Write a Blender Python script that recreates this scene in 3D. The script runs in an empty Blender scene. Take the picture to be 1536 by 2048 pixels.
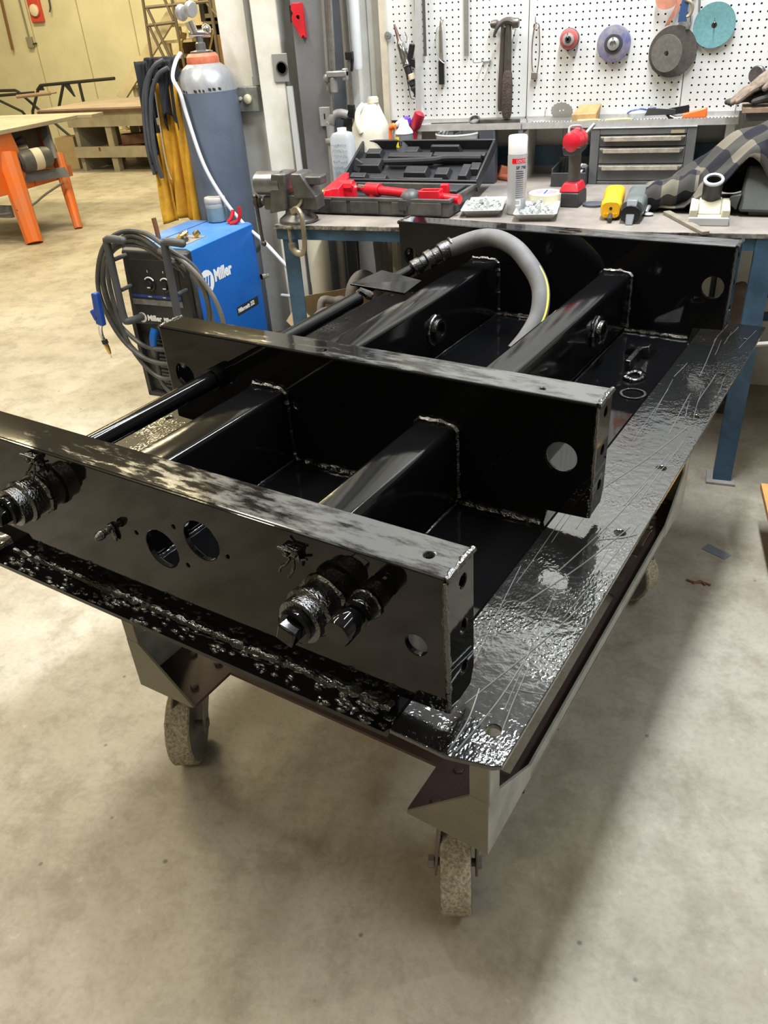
import bpy, bmesh, math, random
from mathutils import Vector, Matrix, Euler
S = bpy.context.scene
COL = S.collection
PI = math.pi
rnd = random.Random(7)
R = math.radians

# ------------------------------------------------------------------ camera
cd = bpy.data.cameras.new('camera'); cam = bpy.data.objects.new('camera', cd); COL.objects.link(cam)
cd.sensor_fit = 'VERTICAL'; cd.sensor_height = 36.0; cd.lens = 1576.556/2048*36
cam.location = (0.238, -0.764, 1.55)
cam.rotation_euler = (R(57.552), R(3.641), R(20.044))
cd.clip_start = .02; cd.clip_end = 60
S.camera = cam
# ------------------------------------------------------------------ world, exposure
W = bpy.data.worlds.new('world'); S.world = W; W.use_nodes = True
W.node_tree.nodes['Background'].inputs[0].default_value = (.55, .6, .7, 1)
W.node_tree.nodes['Background'].inputs[1].default_value = .15
S.view_settings.view_transform = 'Standard'; S.view_settings.look = 'None'
S.view_settings.gamma = 1.0; S.view_settings.use_curve_mapping = False
S.view_settings.exposure = 0.68
# ------------------------------------------------------------------ shop lights (strip fixtures under the roof) and a front fill
def area(name, loc, size, power, color, rot=(0,0,0)):
    l = bpy.data.lights.new(name, 'AREA'); l.shape = 'RECTANGLE'; l.size, l.size_y = size
    l.energy = power; l.color = color
    o = bpy.data.objects.new(name, l); o.location = loc; o.rotation_euler = rot; COL.objects.link(o); return o
COOL = (.93, .97, 1.0); WARM = (1.0, .84, .50)
area('lamp_light_long', (.10, 1.85, 3.7), (.10, 2.0), 112, COOL)
area('lamp_light_bench', (-.9, 2.2, 3.55), (1.6, .14), 22, COOL)
area('lamp_light_left', (-2.7, .9, 4.2), (.3, 2.4), 110, (1, .93, .78))
area('lamp_light_right', (2.6, .6, 4.2), (.3, 2.4), 38, COOL)
area('fill_light_front', (-1.2, -2.8, 4.2), (2.4, .3), 34, (1, .87, .64))  # unseen fill, tinted warm to lift the shadow before the cart
for x, y in ((-4.6, 4.4), (-7.2, 5.0), (-5.2, 8.2), (-8.3, 8.6)):
    area('lamp_light_far', (x, y, 4.2), (1.6, .4), 85, WARM)
# ------------------------------------------------------------------ materials
MATS = {}
def nt(m): return m.node_tree.nodes, m.node_tree.links
def mat(name, col, rough=.5, metal=0.0, var=0.0, scale=8.0, bump=0.0, bscale=40.0, col2=None, spec=.5, emit=None, alpha=None, ior=None, rvar=0.0, coat=0.0, trans=0.0):
    if name in MATS: return MATS[name]
    m = bpy.data.materials.new(name); m.use_nodes = True; MATS[name] = m
    N, L = nt(m); b = N['Principled BSDF']
    b.inputs['Base Color'].default_value = (*col, 1); b.inputs['Roughness'].default_value = rough
    b.inputs['Metallic'].default_value = metal; b.inputs['Specular IOR Level'].default_value = spec
    if ior: b.inputs['IOR'].default_value = ior
    if coat: b.inputs['Coat Weight'].default_value = coat; b.inputs['Coat Roughness'].default_value = .05
    if trans: b.inputs['Transmission Weight'].default_value = trans
    if emit: b.inputs['Emission Color'].default_value = (*col, 1); b.inputs['Emission Strength'].default_value = emit
    if var or bump or rvar:
        tc = N.new('ShaderNodeTexCoord')
    if var or rvar:
        n = N.new('ShaderNodeTexNoise'); n.inputs['Scale'].default_value = scale; n.inputs['Detail'].default_value = 6; n.inputs['Roughness'].default_value = .65
        L.new(tc.outputs['Object'], n.inputs['Vector'])
    if var:
        r = N.new('ShaderNodeValToRGB'); c2 = col2 or tuple(c*(1-var) for c in col)
        r.color_ramp.elements[0].color = (*c2, 1); r.color_ramp.elements[0].position = .38
        r.color_ramp.elements[1].color = (*col, 1); r.color_ramp.elements[1].position = .62
        L.new(n.outputs['Fac'], r.inputs['Fac']); L.new(r.outputs['Color'], b.inputs['Base Color'])
    if rvar:
        mr = N.new('ShaderNodeMapRange'); mr.inputs['From Min'].default_value = .35; mr.inputs['From Max'].default_value = .65
        mr.inputs['To Min'].default_value = rough; mr.inputs['To Max'].default_value = rough+rvar
        L.new(n.outputs['Fac'], mr.inputs['Value']); L.new(mr.outputs['Result'], b.inputs['Roughness'])
    if bump:
        n2 = N.new('ShaderNodeTexNoise'); n2.inputs['Scale'].default_value = bscale; n2.inputs['Detail'].default_value = 4
        L.new(tc.outputs['Object'], n2.inputs['Vector'])
        bp = N.new('ShaderNodeBump'); bp.inputs['Strength'].default_value = bump; bp.inputs['Distance'].default_value = .01
        L.new(n2.outputs['Fac'], bp.inputs['Height']); L.new(bp.outputs['Normal'], b.inputs['Normal'])
    return m
def getoff(p):
    while p is not None:
        if 'off' in p: return Vector(p['off'])
        p = p.parent
    return Vector((0,0,0))
# ------------------------------------------------------------------ mesh builder
def basis(d):
    d = Vector(d).normalized(); a = Vector((0,0,1)) if abs(d.z) < .9 else Vector((1,0,0))
    u = d.cross(a).normalized(); return u, d.cross(u).normalized(), d
def catmull(p, n=6, closed=False):
    p = [Vector(q) for q in p]; out = []; m = len(p)
    for i in range(m if closed else m-1):
        g = (lambda k: p[k % m]) if closed else (lambda k: p[max(0, min(m-1, k))])
        a, b, c, d = g(i-1), g(i), g(i+1), g(i+2)
        for k in range(n):
            t = k/n
            out.append(.5*((2*b)+(c-a)*t+(2*a-5*b+4*c-d)*t*t+(3*b-a-3*c+d)*t**3))
    if not closed: out.append(p[-1])
    return out
class B:
    def __init__(s): s.bm = bmesh.new()
    def v(s, p): return s.bm.verts.new(p)
    def f(s, vs):
        try: return s.bm.faces.new(vs)
        except ValueError: return None
    def hexa(s, P):     # 8 corners: bottom loop 0-3, top loop 4-7
        V = [s.v(p) for p in P]
        for q in ((3,2,1,0), (4,5,6,7), (0,1,5,4), (1,2,6,5), (2,3,7,6), (3,0,4,7)): s.f([V[i] for i in q])
        return s
    def box(s, x0, x1, y0, y1, z0, z1, m=None):
        P = [Vector(p) for p in ((x0,y0,z0),(x1,y0,z0),(x1,y1,z0),(x0,y1,z0),(x0,y0,z1),(x1,y0,z1),(x1,y1,z1),(x0,y1,z1))]
        if m is not None: P = [m @ p for p in P]
        return s.hexa(P)
    def cbox(s, c, d, rot=(0,0,0)):
        m = Matrix.Translation(c) @ Euler(rot).to_matrix().to_4x4()
        return s.box(-d[0]/2, d[0]/2, -d[1]/2, d[1]/2, -d[2]/2, d[2]/2, m)
    def loft(s, rings, closed=True, cap=True):
        V = [[s.v(p) for p in r] for r in rings]; n = len(V[0])
        for a, b in zip(V, V[1:]):
            for i in range(n if closed else n-1):
                j = (i+1) % n; s.f([a[i], a[j], b[j], b[i]])
        if cap and closed: s.f(V[0][::-1]); s.f(V[-1])
        return s
    def cyl(s, p0, p1, r0, r1=None, n=16, cap=True):
        p0, p1 = Vector(p0), Vector(p1); u, w, d = basis(p1-p0); r1 = r0 if r1 is None else r1
        ring = lambda c, r: [c+(u*math.cos(2*PI*i/n)+w*math.sin(2*PI*i/n))*r for i in range(n)]
        return s.loft([ring(p0, r0), ring(p1, r1)], True, cap)
    def lathe(s, prof, o=(0,0,0), ax=(0,0,1), n=24, sx=1.0):
        o = Vector(o); u, w, d = basis(ax)
        rings = [[o+d*h+(u*math.cos(2*PI*i/n)*sx+w*math.sin(2*PI*i/n))*max(r, 1e-4) for i in range(n)] for r, h in prof]
        if abs(prof[0][0]-prof[-1][0]) < 1e-6 and prof[0][0] > .002:      # closed ring section
            V = [[s.v(p) for p in r_] for r_ in rings]; V.append(V[0])
            for a, b in zip(V, V[1:]):
                for i in range(n): s.f([a[i], a[(i+1) % n], b[(i+1) % n], b[i]])
            return s
        return s.loft(rings)
    def tube(s, pts, r, n=8, k=0, closed=False, flat=None):
        p = catmull(pts, k, closed) if k else [Vector(q) for q in pts]
        m = len(p); rr = r if callable(r) else (lambda t: r)
        T = [((p[(i+1) % m]-p[i-1]) if closed else (p[min(i+1, m-1)]-p[max(i-1, 0)])).normalized() for i in range(m)]
        u = basis(T[0])[0]; rings = []
        for i in range(m):
            u = (u-T[i]*u.dot(T[i])).normalized(); w = T[i].cross(u); q = rr(i/max(1, m-1))
            rings.append([p[i]+(u*math.cos(2*PI*j/n)+w*math.sin(2*PI*j/n)*(flat or 1))*q for j in range(n)])
        if closed: rings.append(rings[0]); 
        if closed:
            V = [[s.v(a) for a in r_] for r_ in rings[:-1]]; V.append(V[0])
            for a, b in zip(V, V[1:]):
                for i in range(n): s.f([a[i], a[(i+1) % n], b[(i+1) % n], b[i]])
            return s
        return s.loft(rings)
    def ball(s, c, r, nu=12, nv=8, m=None):
        c = Vector(c); r = (r, r, r) if isinstance(r, (int, float)) else r
        rings = []
        for j in range(nv+1):
            t = PI*j/nv; q = max(math.sin(t), .001)
            ring = [Vector((r[0]*q*math.cos(2*PI*i/nu), r[1]*q*math.sin(2*PI*i/nu), -r[2]*math.cos(t))) for i in range(nu)]
            rings.append([c+(m @ a if m else a) for a in ring])
        return s.loft(rings)
    def grid(s, fn, nu, nv, uv=None):
        V = [[s.v(fn(i/nu, j/nv)) for i in range(nu+1)] for j in range(nv+1)]
        lay = s.bm.loops.layers.uv.verify() if uv else None
        for j in range(nv):
            for i in range(nu):
                fc = s.f([V[j][i], V[j][i+1], V[j+1][i+1], V[j+1][i]])
                if uv and fc:
                    for lp, (a, b) in zip(fc.loops, ((i,j),(i+1,j),(i+1,j+1),(i,j+1))): lp[lay].uv = uv(a/nu, b/nv)
        return s
    def plate(s, outer, holes=(), t=.008, o=(0,0,0), u=(1,0,0), v=(0,0,1)):
        # flat plate with holes; outline in (u,v), thickness t along u x v from o
        o, u, v = Vector(o), Vector(u), Vector(v); nrm = u.cross(v)
        loops = [list(outer)]+[[(c[0]+r*math.cos(2*PI*i/k), c[1]+r*math.sin(2*PI*i/k)) for i in range(k)] for c, r, k in [(h[0], h[1], h[2] if len(h) > 2 else 20) for h in holes]]
        tmp = bmesh.new(); edges = []; idx = {}
        for lp in loops:
            vs = [tmp.verts.new((a, b, 0)) for a, b in lp]
            for i in range(len(vs)): edges.append(tmp.edges.new((vs[i], vs[(i+1) % len(vs)])))
        bmesh.ops.triangle_fill(tmp, use_beauty=True, use_dissolve=False, edges=edges, normal=(0,0,1))
        tmp.verts.index_update()
        P = [o+u*q.co.x+v*q.co.y for q in tmp.verts]
        A = [s.v(p) for p in P]; C = [s.v(p+nrm*t) for p in P]
        for fc in tmp.faces:
            ii = [q.index for q in fc.verts]
            if fc.normal.z < 0: ii = ii[::-1]
            s.f([A[i] for i in ii[::-1]]); s.f([C[i] for i in ii])
        k = 0
        for lp in loops:
            n = len(lp)
            for i in range(n):
                a, b = k+i, k+(i+1) % n; s.f([A[a], A[b], C[b], C[a]])
            k += n
        tmp.free(); return s
    def bead(s, pts, r=.006, step=.006, seed=1):      # lumpy weld bead along a path
        q = random.Random(seed); p = [Vector(a) for a in pts]; d = []
        for a, b in zip(p, p[1:]):
            L = (b-a).length; m = max(2, int(L/step))
            for i in range(m): d.append(a+(b-a)*i/m+Vector((q.uniform(-1,1), q.uniform(-1,1), q.uniform(-1,1)))*r*.18)
        d.append(p[-1])
        rad = [r*q.uniform(.65, 1.3) for _ in d]
        return s.tube(d, lambda t: rad[min(len(d)-1, int(t*(len(d)-1)+.5))], 7)
    def out(s, name, m, parent=None, smooth=True, bevel=0, sharp=35, sub=0, recalc=True):
        me = bpy.data.meshes.new(name)
        if recalc: bmesh.ops.recalc_face_normals(s.bm, faces=s.bm.faces)
        s.bm.to_mesh(me); s.bm.free(); me.materials.append(m)
        if smooth:
            me.polygons.foreach_set('use_smooth', [True]*len(me.polygons)); me.set_sharp_from_angle(angle=R(sharp))
        o = bpy.data.objects.new(name, me); COL.objects.link(o)
        if parent: o.parent = parent
        me.transform(Matrix.Translation(-getoff(parent)))
        if bevel:
            b = o.modifiers.new('bevel', 'BEVEL'); b.width = bevel; b.segments = 2; b.limit_method = 'ANGLE'; b.angle_limit = R(40)
        if sub:
            b = o.modifiers.new('sub', 'SUBSURF'); b.levels = b.render_levels = sub
        return o
def E(name, label, cat, base=(0,0,0), rz=0.0, group=None, absolute=False):
    o = bpy.data.objects.new(name, None); COL.objects.link(o); o.empty_display_size = .1
    o['label'] = label; o['category'] = cat
    if group: o['group'] = group
    b = Vector(base); o.rotation_euler = (0, 0, rz)
    o.location = Matrix.Rotation(rz, 3, 'Z') @ b if absolute else b
    if absolute: o['off'] = list(b)
    return o
def tag(o, label, cat, group=None):
    o['label'] = label; o['category'] = cat
    if group: o['group'] = group
    return o
def struct(o): o['kind'] = 'structure'; return o
def stuff(o): o['kind'] = 'stuff'; return o
def copytree(o, parent=None):
    c = o.copy(); COL.objects.link(c); c.parent = parent
    for ch in list(o.children): copytree(ch, c)
    return c
def recenter(o):       # put a mesh object's origin at the base of its bounds
    me = o.data; xs = [v.co for v in me.vertices]
    lo = Vector([min(c[i] for c in xs) for i in range(3)]); hi = Vector([max(c[i] for c in xs) for i in range(3)])
    b = Vector(((lo.x+hi.x)/2, (lo.y+hi.y)/2, lo.z)); me.transform(Matrix.Translation(-b)); o.location = b; return o
def text(s, size, m, parent, o, u, v, name='lettering', bold=0.0, align='LEFT', depth=.0006, sx=1.0):
    c = bpy.data.curves.new('t', 'FONT'); c.body = s; c.size = size; c.extrude = depth; c.offset = bold*size; c.align_x = align; c.resolution_u = 3
    t = bpy.data.objects.new('t', c); COL.objects.link(t)
    bpy.context.view_layer.update()
    me = bpy.data.meshes.new_from_object(t.evaluated_get(bpy.context.evaluated_depsgraph_get()))
    bpy.data.objects.remove(t); bpy.data.curves.remove(c)
    u, v = Vector(u).normalized(), Vector(v).normalized(); n = u.cross(v)
    M = Matrix(((u.x*sx, v.x, n.x, o[0]), (u.y*sx, v.y, n.y, o[1]), (u.z*sx, v.z, n.z, o[2]), (0,0,0,1)))
    me.transform(M); me.materials.clear(); me.materials.append(m); me.name = name
    ob = bpy.data.objects.new(name, me); COL.objects.link(ob)
    if parent:
        ob.parent = parent
        me.transform(Matrix.Translation(-getoff(parent)))
    return ob
# common materials
M_black = mat('gloss_black_plastic', (.012,.012,.014), .35)
M_rub = mat('black_rubber', (.018,.018,.02), .6, bump=.2, bscale=120)
M_dgrey = mat('dark_grey_plastic', (.04,.042,.046), .5, var=.3, scale=20)
M_grey = mat('grey_paint', (.17,.18,.20), .45, var=.25, scale=6)
M_lgrey = mat('light_grey_metal', (.42,.43,.44), .4, metal=.4, var=.25, scale=14)
M_steel = mat('bare_steel', (.46,.45,.44), .32, metal=.9, var=.4, scale=18)
M_dsteel = mat('dark_steel', (.13,.12,.115), .42, metal=.7, var=.45, scale=22, bump=.15, bscale=60)
M_chrome = mat('chrome', (.75,.75,.76), .12, metal=1)
M_brass = mat('brass', (.62,.42,.14), .25, metal=1)
M_white = mat('white_plastic', (.82,.83,.84), .35)
M_red = mat('red_paint', (.62,.02,.03), .35, var=.3, scale=20)
M_orange = mat('orange_paint', (.80,.20,.03), .5, var=.35, scale=5)
M_blue = mat('bench_blue_paint', (.045,.115,.20), .5, var=.55, scale=7, bump=.1)
M_wood = mat('pale_wood', (.46,.34,.22), .7, var=.4, scale=9)
M_white_txt = mat('white_print', (.85,.85,.85), .5)
M_blk_txt = mat('black_print', (.02,.02,.02), .5)
# ================================================================== SETTING
def floor_mat():
    m = bpy.data.materials.new('concrete'); m.use_nodes = True; N, L = nt(m); b = N['Principled BSDF']
    tc = N.new('ShaderNodeTexCoord')
    def noise(sc, det=8, ro=.6):
        n = N.new('ShaderNodeTexNoise'); n.inputs['Scale'].default_value = sc; n.inputs['Detail'].default_value = det; n.inputs['Roughness'].default_value = ro
        L.new(tc.outputs['Object'], n.inputs['Vector']); return n.outputs['Fac']
    def ramp(f, stops):
        r = N.new('ShaderNodeValToRGB'); e = r.color_ramp.elements
        e[0].position, e[0].color = stops[0][0], (*stops[0][1], 1); e[1].position, e[1].color = stops[-1][0], (*stops[-1][1], 1)
        for p, c in stops[1:-1]: q = e.new(p); q.color = (*c, 1)
        L.new(f, r.inputs['Fac']); return r.outputs['Color']
    def mix(a, c, f, mode='MIX', k=None):
        x = N.new('ShaderNodeMix'); x.data_type = 'RGBA'; x.blend_type = mode
        if k is not None: x.inputs[0].default_value = k
        else: L.new(f, x.inputs[0])
        for s_, i in ((a, 6), (c, 7)):
            if isinstance(s_, tuple): x.inputs[i].default_value = (*s_, 1)
            else: L.new(s_, x.inputs[i])
        return x.outputs[2]
    big = ramp(noise(1.1, 6), [(.32, (.27,.235,.17)), (.5, (.385,.35,.285)), (.68, (.49,.46,.40))])
    med = ramp(noise(6.5, 10, .7), [(.33, (.62,.60,.55)), (.52, (1,1,1)), (.72, (1.08,1.07,1.06))])
    c = mix(big, med, None, 'MULTIPLY', .85)
    fine = ramp(noise(70, 4), [(.3, (.8,.8,.8)), (.55, (1,1,1))]); c = mix(c, fine, None, 'MULTIPLY', .6)
    v = N.new('ShaderNodeTexVoronoi'); v.inputs['Scale'].default_value = 9; L.new(tc.outputs['Object'], v.inputs['Vector'])
    sp = ramp(v.outputs['Distance'], [(.0, (.12,.1,.08)), (.035, (.35,.32,.28)), (.06, (1,1,1))]); c = mix(c, sp, None, 'MULTIPLY', .75)
    st = ramp(noise(2.3, 6, .75), [(.54, (0,0,0)), (.72, (1,1,1))]); c = mix(c, (.25,.215,.155), st)
    sc = ramp(noise(13, 10, .8), [(.60, (0,0,0)), (.70, (.55,.55,.55))]); c = mix(c, (.56,.54,.49), sc)
    L.new(c, b.inputs['Base Color'])
    rr = N.new('ShaderNodeMapRange'); rr.inputs['To Min'].default_value = .38; rr.inputs['To Max'].default_value = .68
    L.new(noise(4), rr.inputs['Value']); L.new(rr.outputs['Result'], b.inputs['Roughness'])
    bp = N.new('ShaderNodeBump'); bp.inputs['Strength'].default_value = .12; bp.inputs['Distance'].default_value = .01
    L.new(noise(45, 6), bp.inputs['Height']); L.new(bp.outputs['Normal'], b.inputs['Normal'])
    return m
struct(B().box(-13, 6, -6, 11.3, -.1, 0).out('floor', floor_mat(), smooth=False))
M_ceil = mat('ceiling_paint', (.72,.72,.70), .8, var=.2, scale=2)
struct(B().box(-13, 6, -6, 11.3, 4.6, 4.7).out('ceiling', M_ceil, smooth=False))
M_cream = mat('cream_wall_paint', (.74,.71,.52), .6, var=.12, scale=1.6, bump=.05, bscale=6)
M_wwall = mat('white_wall_paint', (.74,.74,.70), .55, var=.16, scale=3.5, col2=(.60,.585,.52))
wf = struct(B().box(-13, 6, 11, 11.12, 0, 4.6).out('wall_far', M_cream, smooth=False))
for i, x in enumerate((-9.95, -9.0, -8.05)):      # sheet joints of the far wall
    B().box(x-.006, x+.006, 10.992, 11.0, 0, 4.6).out('panel_joint', mat('joint_brown', (.42,.37,.22), .8), wf, False)
struct(B().box(-13.1, -13, -6, 11.3, 0, 4.6).out('wall_left', M_cream, smooth=False))
struct(B().box(6, 6.1, -6, 11.3, 0, 4.6).out('wall_right', M_wwall, smooth=False))
struct(B().box(-13, 6, -6.1, -6, 0, 4.6).out('wall_front', mat('grey_wall', (.42,.41,.38), .7), smooth=False))
wb = struct(B().box(-1.88, 6, 3.10, 3.22, 0, 4.6).out('wall_back', M_wwall, smooth=False))
# ribs of the ribbed steel siding
M_rib = mat('siding_rib', (.70,.685,.63), .5, var=.2, scale=5, col2=(.56,.53,.45))
for x, w in ((-1.345, .05), (-1.262, .03), (-1.16, .05), (-.93, .03), (-.70, .05), (-.35, .03), (-.12, .05), (.11, .03), (.34, .05), (.57, .03), (.8, .05)):
    B().hexa([(x-w/2,3.10,0),(x-w/2+.008,3.082,0),(x+w/2-.008,3.082,0),(x+w/2,3.10,0),(x-w/2,3.10,4.6),(x-w/2+.008,3.082,4.6),(x+w/2-.008,3.082,4.6),(x+w/2,3.10,4.6)]).out('siding_rib', M_rib, wb)
# boxed-in door jamb at the wall's left end
M_jamb = mat('jamb_white', (.79,.79,.76), .5, var=.22, scale=4, col2=(.62,.60,.52))
struct(B().box(-1.90, -1.70, 2.905, 2.93, 0, 4.6).box(-1.90, -1.88, 2.93, 3.22, 0, 4.6).out('trim_1', M_jamb, bevel=.004))
struct(B().box(-1.672, -1.545, 2.80, 3.10, 0, 4.6).out('trim_2', M_jamb, bevel=.005))
struct(B().box(-1.115, -1.085, 2.872, 3.10, 0, 4.6).out('trim_3', mat('trim_cream', (.62,.56,.44), .6, var=.2, scale=9), bevel=.002))
struct(B().cyl((-1.735,2.89,1.31), (-1.735,2.89,4.5), .0135, n=12).cyl((-1.735,2.89,1.30), (-1.735,2.89,1.335), .018, n=12).out('trim_4', mat('conduit_grey', (.33,.34,.34), .45, metal=.4)))
struct(B().box(-1.30, -1.116, 2.95, 3.09, 0, 4.6).hexa([(-1.285,2.95,0),(-1.277,2.93,0),(-1.245,2.93,0),(-1.237,2.95,0),(-1.285,2.95,4.6),(-1.277,2.93,4.6),(-1.245,2.93,4.6),(-1.237,2.95,4.6)]).hexa([(-1.195,2.95,0),(-1.19,2.938,0),(-1.17,2.938,0),(-1.165,2.95,0),(-1.195,2.95,4.6),(-1.19,2.938,4.6),(-1.17,2.938,4.6),(-1.165,2.95,4.6)]).out('trim_12', M_wwall, smooth=False))
# steel building column
M_col = mat('column_grey', (.165,.17,.18), .5, var=.3, scale=3, col2=(.115,.118,.125))
c = B().box(-1.452, -1.297, 2.744, 2.754, 0, 4.6).box(-1.452, -1.297, 2.89, 2.90, 0, 4.6).box(-1.379, -1.370, 2.754, 2.89, 0, 4.6)
co = struct(c.out('trim_5', M_col, smooth=False))
# ------------------------------------------------------------------ pegboard, three hung panels with real holes
M_peg = mat('pegboard_white', (.68,.69,.68), .45, var=.07, scale=3)
M_hole_shade = mat('hole_shade', (.015,.014,.012), .9)
I = .0254
def pegboard(x0, x1, hx, z0, z1, hz, label, step=1):
    yf = 2.883; bb = B(); bm = bb.bm; k = 8; r = .0037
    nx0 = math.ceil((x0+.008-hx)/I); nx1 = math.floor((x1-.008-hx)/I)
    nz0 = math.ceil((z0+.008-hz)/I); nz1 = math.floor((z1-.008-hz)/I)
    gx0, gx1, gz0, gz1 = hx+(nx0-.5)*I, hx+(nx1+.5)*I, hz+(nz0-.5)*I, hz+(nz1+.5)*I
    for i in range(nx0, nx1+1):
        for j in range(nz0, nz1+1):
            cx, cz = hx+i*I, hz+j*I; h = I/2
            O = [bm.verts.new((cx+a*h, yf, cz+b_*h)) for a, b_ in ((1,0),(1,1),(0,1),(-1,1),(-1,0),(-1,-1),(0,-1),(1,-1))]
            H = [bm.verts.new((cx+r*math.cos(PI/4*q), yf, cz+r*math.sin(PI/4*q))) for q in range(8)]
            D = [bm.verts.new((cx+r*math.cos(PI/4*q), yf+.005, cz+r*math.sin(PI/4*q))) for q in range(8)]
            for q in range(8):
                p = (q+1) % 8
                bm.faces.new((O[q], H[q], H[p], O[p])); bm.faces.new((H[q], D[q], D[p], H[p]))
    for a in ((x0,gx0,z0,z1),(gx1,x1,z0,z1),(gx0,gx1,z0,gz0),(gx0,gx1,gz1,z1)):
        bb.f([bb.v((a[0],yf,a[2])), bb.v((a[1],yf,a[2])), bb.v((a[1],yf,a[3])), bb.v((a[0],yf,a[3]))])
    t = E('pegboard', label, 'pegboard', ((x0+x1)/2, yf, z0), group=None, absolute=True)
    bb.out('perforated_face', M_peg, t, smooth=False, recalc=False)
    B().box(x0, x1, yf+.005, yf+.012, z0, z1).out('hole_shade_sheet', M_hole_shade, t, smooth=False)  # black sheet added so the holes read as shaded
    q = B()
    for a, b_ in ((x0, x0+.002), (x1-.002, x1)): q.box(a, b_, yf-.0006, yf+.005, z0, z1)
    q.box(x0, x1, yf-.0006, yf+.005, z0, z0+.002).out('edge', mat('pegboard_edge', (.60,.58,.52), .6), t, smooth=False)
    for xa in (x0+.02, x1-.05): B().box(xa, xa+.03, yf+.012, 2.93, z0, z1).out('furring_strip', M_wood, t, smooth=False)
    return t
pegboard(-1.085, -.487, -.900, 1.139, 1.86, 1.5607, 'white pegboard panel at the left, with the long straightedges and air grinder')
pegboard(-.484, .118, -.4288, 1.139, 1.86, 1.3969, 'middle white pegboard panel, behind the red and blue wire wheels')
pegboard(.121, .723, .1539, 1.139, 1.86, 1.3593, 'white pegboard panel at the right, with the teal disc')

# girts and posts that carry the pegboard in front of the siding
struct(B().box(-1.085, 3, 2.931, 3.09, 1.145, 1.185).out('trim_6', M_jamb, smooth=False))
struct(B().box(-1.085, 3, 2.931, 3.09, 1.80, 1.85).out('trim_7', M_jamb, smooth=False))
for i, x in enumerate((-.805, -.512, .30)):
    struct(B().box(x, x+.035, 2.90, 3.09, 0, 1.139).out('trim_%d' % (8+i), M_jamb, bevel=.003))
struct(B().box(.36, 3, 2.945, 3.08, 0, .84).out('trim_11', M_wwall, smooth=False))
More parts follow.
